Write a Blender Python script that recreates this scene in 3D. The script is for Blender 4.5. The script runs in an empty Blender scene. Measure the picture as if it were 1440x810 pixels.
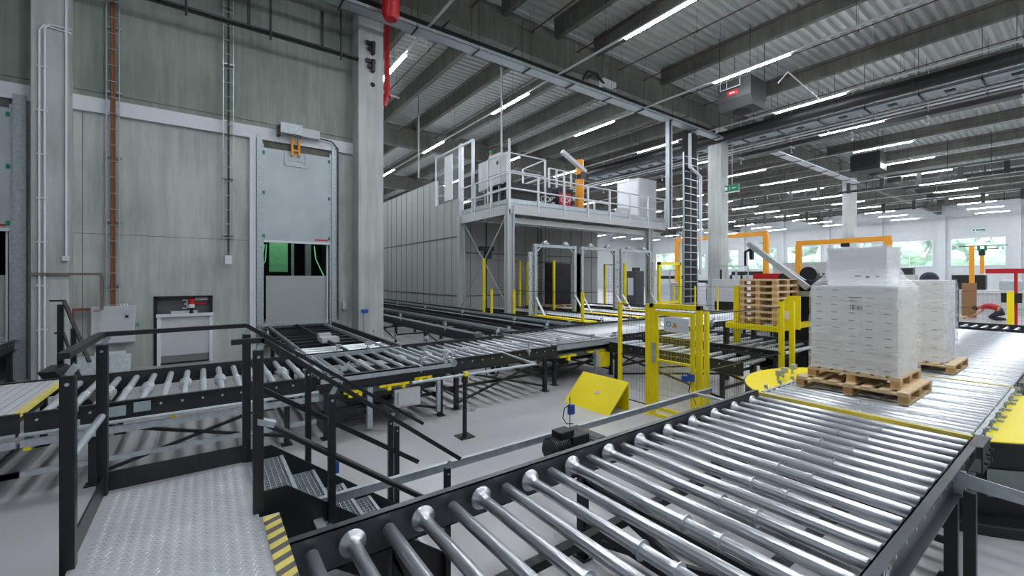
import bpy, math, random
from mathutils import Vector, Matrix
random.seed(7)
PI = math.pi
scn = bpy.context.scene
COL = scn.collection
ORD = ['first','second','third','fourth','fifth','sixth','seventh','eighth','ninth','tenth','eleventh','twelfth','thirteenth','fourteenth','fifteenth','sixteenth']

PATTERN={'print_mark','barcode','tread_pattern','hazard_stripe','panel_joint','wire_mesh','slat_deck','printed_text','lettering'}
# ------------------------------------------------------------------ mesh builder
class MB:
    def __init__(s): s.v=[]; s.f=[]; s.sm=[]; s.pr=[]
    def add(s, vs, fs, smooth=False):
        b=len(s.v); s.v+= [tuple(v) for v in vs]; s.pr.append((b,len(s.v),len(s.f),len(s.f)+len(fs)))
        for f in fs: s.f.append([b+i for i in f]); s.sm.append(smooth)
        return s
    def box(s, x0,x1,y0,y1,z0,z1):
        v=[(x0,y0,z0),(x1,y0,z0),(x1,y1,z0),(x0,y1,z0),(x0,y0,z1),(x1,y0,z1),(x1,y1,z1),(x0,y1,z1)]
        return s.add(v,[(3,2,1,0),(4,5,6,7),(0,1,5,4),(1,2,6,5),(2,3,7,6),(3,0,4,7)])
    def cb(s, cx,cy,cz,w,d,h):
        return s.box(cx-w/2,cx+w/2,cy-d/2,cy+d/2,cz-h/2,cz+h/2)
    def bar(s, p0,p1,w,h, up=(0,0,1)):
        p0=Vector(p0); p1=Vector(p1); d=(p1-p0).normalized(); u=Vector(up)
        if abs(d.dot(u))>.99: u=Vector((0,1,0)) if abs(d.y)<.9 else Vector((1,0,0))
        r=d.cross(u).normalized(); u=r.cross(d).normalized()
        v=[]
        for p in (p0,p1):
            for a,b in ((-1,-1),(1,-1),(1,1),(-1,1)): v.append(p+r*(a*w/2)+u*(b*h/2))
        return s.add(v,[(0,1,2,3),(7,6,5,4),(4,5,1,0),(5,6,2,1),(6,7,3,2),(7,4,0,3)])
    def lathe(s, p0, ax, prof, n=12, smooth=True):
        # prof: list of (t along axis, radius)
        p0=Vector(p0); ax=Vector(ax).normalized()
        u=Vector((0,0,1)) if abs(ax.z)<.9 else Vector((1,0,0))
        r=ax.cross(u).normalized(); u=r.cross(ax).normalized()
        v=[]; f=[]
        for t,R in prof:
            for k in range(n):
                a=2*PI*k/n; v.append(p0+ax*t+(r*math.cos(a)+u*math.sin(a))*R)
        m=len(prof)
        for i in range(m-1):
            for k in range(n):
                k2=(k+1)%n; f.append((i*n+k,i*n+k2,(i+1)*n+k2,(i+1)*n+k))
        s.add(v,f,smooth)
        s.add(v[:n],[tuple(range(n))[::-1]]); s.add(v[-n:],[tuple(range(n))])
        return s
    def tube(s,p0,p1,r,n=10,smooth=True):
        L=(Vector(p1)-Vector(p0)).length
        return s.lathe(p0,Vector(p1)-Vector(p0),[(0,r),(L,r)],n,smooth)
    def path(s,pts,r,n=8):
        for a,b in zip(pts,pts[1:]): s.tube(a,b,r,n)
        for p in pts[1:-1]: s.ball(p,r,n)
        return s
    def ball(s,c,r,n=8,sx=1,sy=1,sz=1):
        v=[];f=[];m=max(4,n//2+1); c=Vector(c)
        for i in range(m+1):
            th=PI*i/m
            for k in range(n):
                a=2*PI*k/n; v.append((c.x+r*sx*math.sin(th)*math.cos(a),c.y+r*sy*math.sin(th)*math.sin(a),c.z+r*sz*math.cos(th)))
        for i in range(m):
            for k in range(n):
                k2=(k+1)%n; f.append((i*n+k,(i+1)*n+k,(i+1)*n+k2,i*n+k2))
        return s.add(v,f,True)
    def prism(s, poly, a0,a1, axis='y'):
        n=len(poly)
        def mk(u,w,a): return (u,a,w) if axis=='y' else ((a,u,w) if axis=='x' else (u,w,a))
        v=[mk(u,w,a0) for u,w in poly]+[mk(u,w,a1) for u,w in poly]
        f=[tuple(range(n)),tuple(range(2*n-1,n-1,-1))]
        for i in range(n):
            j=(i+1)%n; f.append((i,n+i,n+j,j))
        return s.add(v,f)
    def mesh(s,name,mat):
        me=bpy.data.meshes.new(name); me.from_pydata(s.v,[],s.f); me.update()
        me.polygons.foreach_set('use_smooth',s.sm)
        SH=any(s.sm)
        if mat: me.materials.append(mat)
        import bmesh
        bm=bmesh.new(); bm.from_mesh(me); bmesh.ops.recalc_face_normals(bm,faces=bm.faces); bm.to_mesh(me); bm.free()
        if SH: me.set_sharp_from_angle(angle=math.radians(38))
        return me
    def pieces(s):
        # groups of primitives that lie close together; each group becomes a part of its own
        n=len(s.pr); bb=[]
        for a,b,_,_ in s.pr:
            P=s.v[a:b]; bb.append(([min(p[i] for p in P) for i in range(3)],[max(p[i] for p in P) for i in range(3)]))
        par=list(range(n))
        def fd(i):
            while par[i]!=i: par[i]=par[par[i]]; i=par[i]
            return i
        sz=[max(h[i]-l[i] for i in range(3)) for l,h in bb]
        for i in range(n):
            for j in range(i+1,n):
                g=0
                for k in range(3):
                    q=max(0,bb[i][0][k]-bb[j][1][k],bb[j][0][k]-bb[i][1][k]); g+=q*q
                if math.sqrt(g)<=max(.02,.5*max(sz[i],sz[j])):
                    a,b=fd(i),fd(j)
                    if a!=b: par[b]=a
        gr={}
        for i in range(n): gr.setdefault(fd(i),[]).append(i)
        return list(gr.values())
    def build(s,name,mat,parent=None,loc=None,bev=0):
        if parent and 1<len(s.pr)<400 and name not in PATTERN:
            gs=s.pieces()
            if 1<len(gs)<=100:
                o=None
                for g in gs:
                    m=MB()
                    for i in g:
                        a,b,c,d=s.pr[i]; off=len(m.v)-a; m.pr.append((len(m.v),len(m.v)+b-a,len(m.f),len(m.f)+d-c))
                        m.v+=s.v[a:b]; m.f+=[[k+off for k in f] for f in s.f[c:d]]; m.sm+=s.sm[c:d]
                    o=m.build1(name,mat,parent,loc,bev)
                return o
        return s.build1(name,mat,parent,loc,bev)
    def build1(s,name,mat,parent=None,loc=None,bev=0):
        o=bpy.data.objects.new(name,s.mesh(name,mat)); COL.objects.link(o)
        if parent: o.parent=parent
        if loc: o.location=loc
        if bev:
            m=o.modifiers.new('b','BEVEL'); m.width=bev; m.segments=2; m.limit_method='ANGLE'
        return o
def tag(o,label=None,cat=None,group=None,kind=None):
    if label: o['label']=label
    if cat: o['category']=cat
    if group: o['group']=group
    if kind: o['kind']=kind
    return o
def thing(name,label,cat,loc=(0,0,0),rz=0,group=None,kind=None):
    o=bpy.data.objects.new(name,None); COL.objects.link(o); o.empty_display_size=.2
    o.location=loc; o.rotation_euler=(0,0,rz); return tag(o,label,cat,group,kind)
def inst(name,me,parent,loc=(0,0,0),rot=(0,0,0)):
    o=bpy.data.objects.new(name,me); COL.objects.link(o); o.parent=parent; o.location=loc; o.rotation_euler=rot; return o
def copy_tree(o,parent=None):
    c=o.copy(); COL.objects.link(c)
    if parent: c.parent=parent
    for ch in [x for x in bpy.data.objects if x.parent==o]: copy_tree(ch,c)
    return c
def struct(name,mb,mat,parent=None,label=None,cat=None):
    o=mb.build(name,mat,parent); 
    if not parent: tag(o,label,cat,None,'structure')
    return o
def text_part(name,txt,mat,parent,loc,size,rot,depth=.004):
    cu=bpy.data.curves.new('txt','FONT'); cu.body=txt; cu.size=size; cu.extrude=depth; cu.align_x='CENTER'; cu.align_y='CENTER'
    t=bpy.data.objects.new('txt',cu); COL.objects.link(t)
    me=bpy.data.meshes.new_from_object(t.evaluated_get(bpy.context.evaluated_depsgraph_get()))
    bpy.data.objects.remove(t); me.materials.clear(); me.materials.append(mat)
    o=bpy.data.objects.new(name,me); COL.objects.link(o); o.parent=parent; o.location=loc; o.rotation_euler=rot
    return o

# ------------------------------------------------------------------ materials
def srgb(r,g,b):
    f=lambda c:(c/255/12.92 if c/255<.04045 else ((c/255+.055)/1.055)**2.4)
    return (f(r),f(g),f(b),1)
def nmat(name):
    m=bpy.data.materials.new(name); m.use_nodes=True; nt=m.node_tree; return m,nt,nt.nodes['Principled BSDF']
def N(nt,t,**kw):
    n=nt.nodes.new(t)
    for k,v in kw.items(): setattr(n,k,v)
    return n
def mat(name,rgb,rough=.5,metal=0,var=.08,scale=6,bump=0,bscale=60,stretch=(1,1,1),spec=None):
    m,nt,p=nmat(name); c=srgb(*rgb)
    tc=N(nt,'ShaderNodeTexCoord'); mp=N(nt,'ShaderNodeMapping'); mp.inputs['Scale'].default_value=stretch
    nt.links.new(tc.outputs['Object'],mp.inputs['Vector'])
    no=N(nt,'ShaderNodeTexNoise'); no.inputs['Scale'].default_value=scale; no.inputs['Detail'].default_value=5
    nt.links.new(mp.outputs[0],no.inputs['Vector'])
    cr=N(nt,'ShaderNodeValToRGB'); cr.color_ramp.elements[0].position=.3; cr.color_ramp.elements[1].position=.7
    cr.color_ramp.elements[0].color=tuple(x*(1-var) for x in c[:3])+(1,)
    cr.color_ramp.elements[1].color=tuple(min(1,x*(1+var)) for x in c[:3])+(1,)
    nt.links.new(no.outputs['Fac'],cr.inputs[0]); nt.links.new(cr.outputs[0],p.inputs['Base Color'])
    p.inputs['Roughness'].default_value=rough; p.inputs['Metallic'].default_value=metal
    if spec is not None: p.inputs['Specular IOR Level'].default_value=spec
    if bump:
        n2=N(nt,'ShaderNodeTexNoise'); n2.inputs['Scale'].default_value=bscale
        nt.links.new(mp.outputs[0],n2.inputs['Vector'])
        b=N(nt,'ShaderNodeBump'); b.inputs['Strength'].default_value=bump; b.inputs['Distance'].default_value=.02
        nt.links.new(n2.outputs['Fac'],b.inputs['Height']); nt.links.new(b.outputs[0],p.inputs['Normal'])
    return m
def concrete(name,rgb,dark,streak=.25):
    m,nt,p=nmat(name); tc=N(nt,'ShaderNodeTexCoord')
    a=N(nt,'ShaderNodeMapping'); a.inputs['Scale'].default_value=(1,1,.09); nt.links.new(tc.outputs['Object'],a.inputs[0])
    n1=N(nt,'ShaderNodeTexNoise'); n1.inputs['Scale'].default_value=5; n1.inputs['Detail'].default_value=8; n1.inputs['Roughness'].default_value=.65; nt.links.new(a.outputs[0],n1.inputs['Vector'])
    n2=N(nt,'ShaderNodeTexNoise'); n2.inputs['Scale'].default_value=.5; n2.inputs['Detail'].default_value=6; nt.links.new(tc.outputs['Object'],n2.inputs['Vector'])
    mx=N(nt,'ShaderNodeMix'); mx.data_type='FLOAT'; mx.inputs[0].default_value=.5
    nt.links.new(n1.outputs['Fac'],mx.inputs[2]); nt.links.new(n2.outputs['Fac'],mx.inputs[3])
    cr=N(nt,'ShaderNodeValToRGB'); cr.color_ramp.elements[0].position=.41; cr.color_ramp.elements[1].position=.59
    cr.color_ramp.elements[0].color=srgb(*dark); cr.color_ramp.elements[1].color=srgb(*rgb)
    nt.links.new(mx.outputs[0],cr.inputs[0]); nt.links.new(cr.outputs[0],p.inputs['Base Color'])
    p.inputs['Roughness'].default_value=.75
    n3=N(nt,'ShaderNodeTexNoise'); n3.inputs['Scale'].default_value=25; n3.inputs['Detail'].default_value=6; nt.links.new(tc.outputs['Object'],n3.inputs['Vector'])
    b=N(nt,'ShaderNodeBump'); b.inputs['Strength'].default_value=.15; nt.links.new(n3.outputs['Fac'],b.inputs['Height']); nt.links.new(b.outputs[0],p.inputs['Normal'])
    return m
def emis(name,rgb,st):
    m,nt,p=nmat(name); p.inputs['Base Color'].default_value=srgb(*rgb)
    p.inputs['Emission Color'].default_value=srgb(*rgb); p.inputs['Emission Strength'].default_value=st; return m

M={}
M['conc_lo']=concrete('concrete_lower',(198,203,199),(166,173,168))
M['conc_up']=concrete('concrete_upper',(158,168,159),(132,143,134))
M['conc_col']=concrete('concrete_column',(194,198,198),(168,174,172))
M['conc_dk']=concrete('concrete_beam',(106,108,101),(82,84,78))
M['floor']=mat('floor_epoxy',(176,177,181),.30,0,.09,.7,.03,30)
M['white']=mat('white_paint',(222,226,234),.5,0,.03,3)
M['offwhite']=mat('light_grey_paint',(196,200,204),.5,0,.04,2)
M['panel']=mat('grey_sandwich_panel',(172,174,178),.5,0,.05,1.2,stretch=(1,1,.2))
M['galv']=mat('galvanised_steel',(182,192,199),.42,.5,.15,14)
M['galvdoor']=mat('galvanised_door_sheet',(184,194,201),.45,.25,.10,1.1)
M['deck']=mat('roof_deck_steel',(196,202,200),.45,.1,.06,3)
M['steel']=mat('zinc_roller_steel',(212,217,224),.30,.86,.10,9,stretch=(8,.6,8))
M['steel2']=mat('worn_roller_steel',(190,194,198),.38,.85,.14,9,stretch=(8,.8,8))
M['cone']=mat('cast_zinc',(196,203,210),.45,.45,.15,25)
M['black']=mat('black_powder_coat',(30,34,36),.38,.1,.10,8)
M['black2']=mat('black_rail_steel',(58,62,65),.38,.35,.12,5)
M['dark']=mat('dark_machine',(26,30,31),.5,.1,.2,10)
M['rubber']=mat('rubber',(22,22,24),.7)
M['yellow']=mat('safety_yellow',(250,230,0),.42,0,.03,2)
M['yell2']=mat('light_yellow_strip',(222,208,110),.5,0,.1,8)
M['orange']=mat('orange_paint',(236,160,36),.45,0,.04,3)
M['red']=mat('red_paint',(190,18,28),.42,0,.06,3)
M['dred']=mat('dark_red_pipe',(74,34,34),.5,0,.08,4)
M['wood']=mat('pallet_wood',(224,200,162),.7,0,.16,7,.12,60,stretch=(1,9,9))
M['wood2']=mat('pallet_block_wood',(202,160,106),.75,0,.22,9,.12,60)
M['card']=mat('brown_cardboard',(150,115,80),.8,0,.05,4)
M['box']=mat('white_carton',(246,248,252),.6,0,.02,2)
M['ink']=mat('grey_print',(92,96,104),.7)
M['inkd']=mat('dark_print',(52,54,58),.7)
M['cable_o']=mat('brown_orange_cable',(138,84,56),.6,0,.4,30,stretch=(12,12,.4))
M['cable_g']=mat('green_black_cable',(52,66,30),.6,0,.4,20,stretch=(12,12,.4))
M['curtain']=mat('grey_curtain_sheet',(168,174,174),.6,0,.03,1)
M['blue']=mat('blue_plastic',(40,84,160),.4)
M['green']=mat('green_plastic',(0,135,92),.5)
M['skin']=mat('skin',(196,142,112),.6)
M['trouser']=mat('dark_trousers',(52,54,62),.85)
M['hair']=mat('brown_hair',(74,50,36),.8)
M['leaf']=mat('tree_leaves',(186,206,192),.8,0,.2,2.5,.3,4)
M['bark']=mat('bark',(96,78,60),.9)
M['grass']=mat('outside_grass',(110,140,80),.9,0,.2,.5)
M['diamond']=mat('tread_plate_aluminium',(212,216,221),.40,.55,.08,5)
M['lamp']=emis('lamp_diffuser',(248,251,255),100)
M['palegreen']=mat('pale_green_card',(150,225,170),.6)
M['grn_lamp']=emis('green_tube',(120,235,160),.3)  # hoses are no lamps; a faint green glow is put into their colour
# film
m,nt,p=nmat('stretch_film'); M['film']=m
p.inputs['Base Color'].default_value=srgb(246,249,253); p.inputs['Roughness'].default_value=.2; p.inputs['Alpha'].default_value=.36
p.inputs['Specular IOR Level'].default_value=.9
tc=N(nt,'ShaderNodeTexCoord'); mp=N(nt,'ShaderNodeMapping'); mp.inputs['Rotation'].default_value=(0,.6,0); mp.inputs['Scale'].default_value=(2.5,.5,9)
nt.links.new(tc.outputs['Object'],mp.inputs[0]); no=N(nt,'ShaderNodeTexNoise'); no.inputs['Scale'].default_value=1.1; no.inputs['Detail'].default_value=6
nt.links.new(mp.outputs[0],no.inputs['Vector']); ra=N(nt,'ShaderNodeMapRange'); ra.inputs[1].default_value=.42; ra.inputs[2].default_value=.66; ra.inputs[3].default_value=.2; ra.inputs[4].default_value=.34
nt.links.new(no.outputs['Fac'],ra.inputs[0]); nt.links.new(ra.outputs[0],p.inputs['Alpha'])
b=N(nt,'ShaderNodeBump'); b.inputs['Strength'].default_value=.3; b.inputs['Distance'].default_value=.03
nt.links.new(no.outputs['Fac'],b.inputs['Height']); nt.links.new(b.outputs[0],p.inputs['Normal'])
# glass
m,nt,p=nmat('window_glass'); M['glass']=m
p.inputs['Base Color'].default_value=(.9,.97,.95,1); p.inputs['Roughness'].default_value=.05; p.inputs['Alpha'].default_value=.12
# clear door screen
m,nt,p=nmat('clear_screen'); M['clear']=m
p.inputs['Base Color'].default_value=(.75,.8,.85,1); p.inputs['Roughness'].default_value=.1; p.inputs['Alpha'].default_value=.12

# ------------------------------------------------------------------ setting
XR=90.0; YW=15.4; ZC=13.75
struct('floor',MB().box(-12,XR,-16,70,-.2,0),M['floor'],None,'pale grey epoxy factory floor','floor')
# ceiling : trapezoidal deck, ribs along x
mb=MB(); y=-16; pr=[]
while y<70:
    pr+=[(y,ZC),(y+.13,ZC),(y+.19,ZC+.14),(y+.32,ZC+.14)]; y+=.38
pr.append((70,ZC))
v=[(-12,a,b) for a,b in pr]+[(XR,a,b) for a,b in pr]; n=len(pr)
mb.add(v,[(i,i+1,n+i+1,n+i) for i in range(n-1)]); mb.box(-12,XR,-16,70,ZC+.2,ZC+.35)
struct('ceiling',mb,M['deck'],None,'grey corrugated steel roof deck above the hall','ceiling')
def wall_rects(us,ws,holes):
    """cells of the grid us x ws that are not inside a hole (u0,u1,w0,w1)"""
    out=[]
    for a,b in zip(us,us[1:]):
        for c,d in zip(ws,ws[1:]):
            cu,cw=(a+b)/2,(c+d)/2
            if any(h[0]<cu<h[1] and h[2]<cw<h[3] for h in holes): continue
            out.append((a,b,c,d))
    return out
# left concrete wall with door openings; lower and upper precast panels
holes=[(1.4,3.45,0,3.6),(-5.75,-3.75,0,3.6),(-1.12,.2,0,1.9)]
mb=MB()
for a,b,c,d in wall_rects([-12,-5.75,-3.75,-1.12,.2,1.4,3.45,5.0],[0,1.9,3.6,3.62,6.75],holes): mb.box(a,b,YW,YW+.3,c,d)
struct('wall_left_lower',mb,M['conc_lo'],None,'pale streaked concrete wall below the white band','wall')
mb=MB().box(-12,5.0,YW-.0,YW+.3,6.75,ZC)
struct('wall_left_upper',mb,M['conc_up'],None,'darker greenish concrete wall above the white band','wall')
mb=MB()
for z in (3.58,): mb.box(-12,1.1,YW-.004,YW,z,z+.012)
mb.box(-12,4.3,YW-.006,YW,7.28,7.30)
for x in (-2.55,): mb.box(x,x+.015,YW-.004,YW,0,6.7)
struct('trim_1',mb,M['conc_dk'],None,'dark formwork joint lines in the concrete wall','trim')
mb=MB().box(-2.72,4.25,YW-.1,YW,6.74,7.12); mb.box(-12,-3.35,YW-.1,YW,6.74,7.12)
struct('trim_2',mb,M['white'],None,'white steel band across the concrete wall above the doors','trim')
struct('trim_3',MB().box(1.13,1.3,YW-.1,YW,0,6.74),M['white'],None,'white steel post left of the tall sliding door','trim')
# outer walls
struct('wall_back_left',MB().box(-12.3,-12,-16,70,0,ZC),M['offwhite'],None,'plain wall at the left end of the hall','wall')
struct('wall_near',MB().box(-12,XR,-16.3,-16,0,ZC),M['offwhite'],None,'plain wall on the near side of the hall','wall')
struct('wall_far',MB().box(5.2,XR,70,70.3,0,ZC),M['offwhite'],None,'far wall behind the panel building','wall')
struct('wall_bay_side',MB().box(5.0,5.3,15.42,70,0,ZC),M['conc_up'],None,'side wall of the storage bay','wall')
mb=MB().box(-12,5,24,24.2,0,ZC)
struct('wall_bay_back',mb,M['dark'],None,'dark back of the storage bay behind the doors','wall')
holes=[]; ys=[-16]
wy=[(7.9+7.29*k,7.9+7.29*k+5.4) for k in range(-3,8)]
for a,b in wy: ys+=[a,b]; holes.append((a,b,4.15,8.15))
ys=sorted(ys+[70])
mb=MB()
for a,b,c,d in wall_rects(ys,[0,4.15,8.15,ZC],holes): mb.box(XR,XR+.3,a,b,c,d)
struct('wall_right',mb,M['offwhite'],None,'pale far wall with a row of windows','wall')
for i,(a,b) in enumerate(wy):
    w=thing('window_%d'%(i+1),'wide aluminium window in the far wall, %s counted from the right'%ORD[i],'window',(XR,(a+b)/2,4.15),0,None,'structure')
    h=(b-a)/2
    mb=MB(); mb.box(-.03,.1,-h,-h+.08,0,4).box(-.03,.1,h-.08,h,0,4).box(-.03,.1,-h,h,0,.08).box(-.03,.1,-h,h,3.92,4).box(0,.08,-.05,.05,0,4).box(0,.08,-h,h,1.8,1.87)
    mb.build('window_frame',M['white'],w)
    MB().box(.04,.05,-h+.06,h-.06,.06,3.94).build('pane',M['glass'],w)
    MB().box(-.16,.02,-h-.05,h+.05,-.06,0).build('window_sill',M['white'],w)
for i,(a,b) in enumerate(wy[:-1]):
    yc=(b+wy[i+1][0])/2
    struct('trim_%d'%(10+i),MB().box(XR-.4,XR,yc-.45,yc+.45,0,ZC),M['offwhite'],None,'pale pilaster left of the %s far window from the right'%ORD[i],'trim')
struct('trim_30',MB().box(XR-.1,XR,-16,70,9.6,9.8).box(XR-.1,XR,-16,70,11.4,11.5),M['offwhite'],None,'horizontal ledge lines above the far windows','trim')

# outside
tag(MB().box(XR+.3,XR+60,-60,90,-.3,-.1).build('outside_ground',M['grass']),'green ground outside the far windows','ground',None,'structure')
leafm=[]
for q in range(3):
    mb=MB(); random.seed(q+3)
    for k in range(70):
        a=random.random()*6.28; rr=random.random()**.5*2.9; z=random.uniform(1.4,9.2)
        s_=1.15*(1-abs(z-5)/7); mb.ball((rr*math.cos(a)*s_,rr*math.sin(a)*s_,z),random.uniform(.5,1.1),7)
    leafm.append(mb.mesh('foliage',M['leaf']))
bark=MB().tube((0,0,-.1),(0,0,4),.22,8).mesh('trunk',M['bark'])
for i in range(15):
    t=thing('tree','leafy green tree outside the far windows','tree',(XR+14+6*(i%2),-14+6.2*i,-.1),i*1.3,'trees outside the windows')
    inst('foliage',leafm[i%3],t); inst('trunk',bark,t); t.scale=(1.55,1.55,1.5)

# columns
def col(label,x,y,w,d,z1=11.85):
    o=MB().box(-w/2,w/2,-d/2,d/2,0,z1).build('concrete_column',M['conc_col'],None,(x,y,0),bev=.02); tag(o,label,'column',None,'structure')
    return o
c1=col('square concrete column right of the tall sliding door',4.63,15.02,.86,.74)
c2=col('concrete column standing behind the white machine cabinets',26.6,14.4,.88,.88)
c3=col('distant concrete column above the wrapped pallet load',50.0,14.2,.9,.9)
c4=col('narrow concrete pier at the left with white conduits',-3.03,15.15,.64,.5,ZC)
for x in (37.5,): pass
mb=MB()
for z in (10.35,9.75): mb.box(-.2,.12,-.47,-.37,z,z+.12).box(-.14,.1,-.5,-.4,z-.18,z-.06).box(-.02,.08,-.56,-.38,z-.3,z+.1)
mb.build('cable_bracket',M['black'],c1)
MB().lathe((.05,-.376,9.05),(0,1,0),[(0,.08),(.02,.08)],14).build('round_recess',M['rubber'],c1)
def girder(label,y):
    mb=MB(); prof=[(-.22,11.85),(.22,11.85),(.22,12.9),(.32,13.1),(.32,13.25),(-.32,13.25),(-.32,13.1),(-.22,12.9)]
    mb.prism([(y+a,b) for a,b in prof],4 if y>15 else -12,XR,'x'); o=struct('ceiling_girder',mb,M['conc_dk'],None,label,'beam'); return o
girder('main concrete girder running over the column by the door',14.4)
girder('second concrete girder farther back above the panel building',29.5)
girder('third concrete girder far behind the mezzanine',44)
girder('farthest concrete girder near the back wall',59)
near_x=[-8.5,-5.6,-2.7,.2,3.3,6.6,9.8,12.6,15.1,20.3,26.4,32.3,38.2,44.1,50,55.8,61.8,67.8,73.8,79.8,85.8]
far_x=[6.9,9.9,12.5,15.6,18.7,21.5,24.3,27.3,30.2,33.2,36.2,39.2,42.2,45.2,48.2,51.2,54.2,57.2]+[60.2+3*k for k in range(10)]
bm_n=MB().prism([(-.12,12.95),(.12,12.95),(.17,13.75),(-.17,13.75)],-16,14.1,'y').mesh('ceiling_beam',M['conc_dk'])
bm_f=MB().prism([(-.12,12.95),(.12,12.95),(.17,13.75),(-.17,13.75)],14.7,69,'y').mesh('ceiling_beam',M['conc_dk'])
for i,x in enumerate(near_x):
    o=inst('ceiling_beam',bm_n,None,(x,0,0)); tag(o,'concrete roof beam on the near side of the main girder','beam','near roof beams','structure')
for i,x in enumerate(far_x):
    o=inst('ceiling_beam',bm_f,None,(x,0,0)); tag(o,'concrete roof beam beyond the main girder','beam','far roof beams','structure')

# ------------------------------------------------------------------ light strips
rail_me=MB().box(-.035,.035,-14,69,0,.06).mesh('mounting_rail',M['offwhite'])
lamp_h=MB().box(-.075,.075,0,3.05,0,.035).mesh('lamp_housing',M['white'])
lamp_d=MB().prism([(-.066,0),(-.066,-.028),(-.05,-.036),(.05,-.036),(.066,-.028),(.066,0)],.02,3.03,'y').mesh('lamp_diffuser',M['lamp'])
for i in range(15):
    x=.3+6*i
    y0=-14; 
    t=thing('light_strip','suspended fluorescent light strip, %s from the left of the long rows under the roof'%ORD[i],'ceiling light',(x,0,11.1),0,'light strips under the roof')
    if i==0: inst('mounting_rail',MB().box(-.035,.035,-14,13.5,0,.06).mesh('mounting_rail',M['offwhite']),t)
    else: inst('mounting_rail',rail_me,t)
    mb=MB()
    for y in range(-13,69,6):
        if i==0 and y>13: continue
        mb.tube((0,y,.06),(0,y,ZC-11.1),.006,5)
    mb.build('hanging_wire',M['black'],t)
    for k in range(-2,7 if i else 1):
        y=7.05+8.72*k
        h=inst('lamp_housing',lamp_h,t,(0,y,-.035)); inst('lamp_diffuser',lamp_d,h,(0,0,0))

# sprinkler pipes
for i,x in enumerate([8.3,11.2,13.9,16.8,18.7,22.2,24.4,28.5,30.5,34.4,36.4,40.3,42.3,46.6,52.5]):
    mb=MB().tube((0,-16,0),(0,69,0),.026,8)
    t=thing('sprinkler_pipe','thin dark red sprinkler pipe under the roof deck, %s from the left'%ORD[i],'pipe',(x,0,12.8),0,'sprinkler pipes')
    mb.build('pipe',M['dred'],t)
    mb=MB()
    for y in range(-14,69,4): mb.tube((0,y,.02),(0,y,ZC-12.8),.006,5); mb.cb(0,y,-.05,.03,.03,.08)
    mb.build('hanger',M['black'],t)

# trays across the hall
def tray_x(name,label,y,z,x0,x1,w,h,m,hang=True,ladder=False):
    t=thing(name,label,'cable tray',(0,y,z))
    mb=MB(); mb.box(x0,x1,-w/2,-w/2+.02,0,h).box(x0,x1,w/2-.02,w/2,0,h)
    if ladder:
        x=x0
        while x<x1: mb.box(x,x+.03,-w/2,w/2,0,.03); x+=.3
    else: mb.box(x0,x1,-w/2,w/2,0,.015)
    mb.build('tray',m,t)
    if hang:
        mb=MB(); x=x0+1
        while x<x1: mb.bar((x,-w/2-.03,-.03),(x,w/2+.03,-.03),.04,.04); mb.tube((x,-w/2-.02,-.03),(x,-w/2-.02,13.1-z),.008,5); mb.tube((x,w/2+.02,-.03),(x,w/2+.02,13.1-z),.008,5); x+=2.4
        mb.build('hanger',M['black'],t)
    return t
tray_x('cable_tray','galvanised cable tray running below the main girder',13.7,10.85,-12,25.5,.5,.12,M['galv'])
t=tray_x('cable_tray','slim tray crossing the upper concrete wall to the column',14.6,9.72,-12,4.18,.18,.08,M['black2'],False)
mb=MB()
for x in range(-11,5,2): mb.box(x,x+.09,-.06,-.02,0,1.2); mb.tube((x+.6,-.12,-.2),(x+.6,-.12,1.4),.03,8)
mb.build('bracket',M['black2'],t)
t=thing('busbar_duct','long black busbar duct along the main girder','duct',(0,14.0,11.32))
MB().box(-12,25.5,-.05,.05,0,.14).build('duct',M['black'],t); 
mb=MB()
for x in range(-11,25,3): mb.bar((x,-.5,.18),(x,.1,.18),.05,.04)
mb.build('bracket',M['black'],t)
o=MB().box(0,.9,-.18,.1,0,.42).build('junction_box',M['offwhite'],None,(15.3,14.0,11.47)); tag(o,'pale control box on top of the busbar duct','box')
tag(MB().path([(14.0,13.9,11.5),(14.3,13.9,11.95),(14.9,13.9,12.0),(15.32,13.9,11.7)],.05,8).path([(14.1,13.75,11.5),(14.5,13.75,11.8),(15.32,13.8,11.62)],.04,8).build('cable_loop',M['rubber']),'black cables looping into the pale box on the duct','cable')
tray_x('cable_tray','white cable tray crossing the roof behind the duct bundle',12.3,10.4,29.5,45,.5,.1,M['white'])
def line_y(name,label,cat,x,z,y0,y1,build):
    t=thing(name,label,cat,(x,0,z)); build(t,y0,y1); return t
def duct(t,y0,y1):
    MB().tube((0,y0,0),(0,y1,0),.3,16).build('duct',M['dark'],t)
    mb=MB()
    for y in range(int(y0)+1,int(y1),3): mb.lathe((0,y,0),(0,1,0),[(0,.32),(.06,.32)],16); mb.tube((0,y,.3),(0,y,12.9-11.15),.01,5)
    mb.build('hanger',M['black'],t)
line_y('air_duct','thick dark round duct running under the roof at right','duct',26.0,11.15,-8,26,duct)
def wtray(t,y0,y1):
    MB().box(-.45,.45,y0,y1,0,.02).box(-.45,-.43,y0,y1,0,.14).box(.43,.45,y0,y1,0,.14).build('tray',M['galv'],t)
    mb=MB()
    for y in range(int(y0)+1,int(y1),2): mb.box(-.5,.5,y,y+.06,-.06,0).tube((-.48,y+.03,0),(-.48,y+.03,2.3),.01,5).box(-.1,.2,y+.9,y+1.25,-.03,0)
    mb.build('hanger',M['black'],t)
line_y('cable_tray','wide galvanised cable tray beside the dark round duct','cable tray',27.4,10.95,-8,26,wtray)
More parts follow.
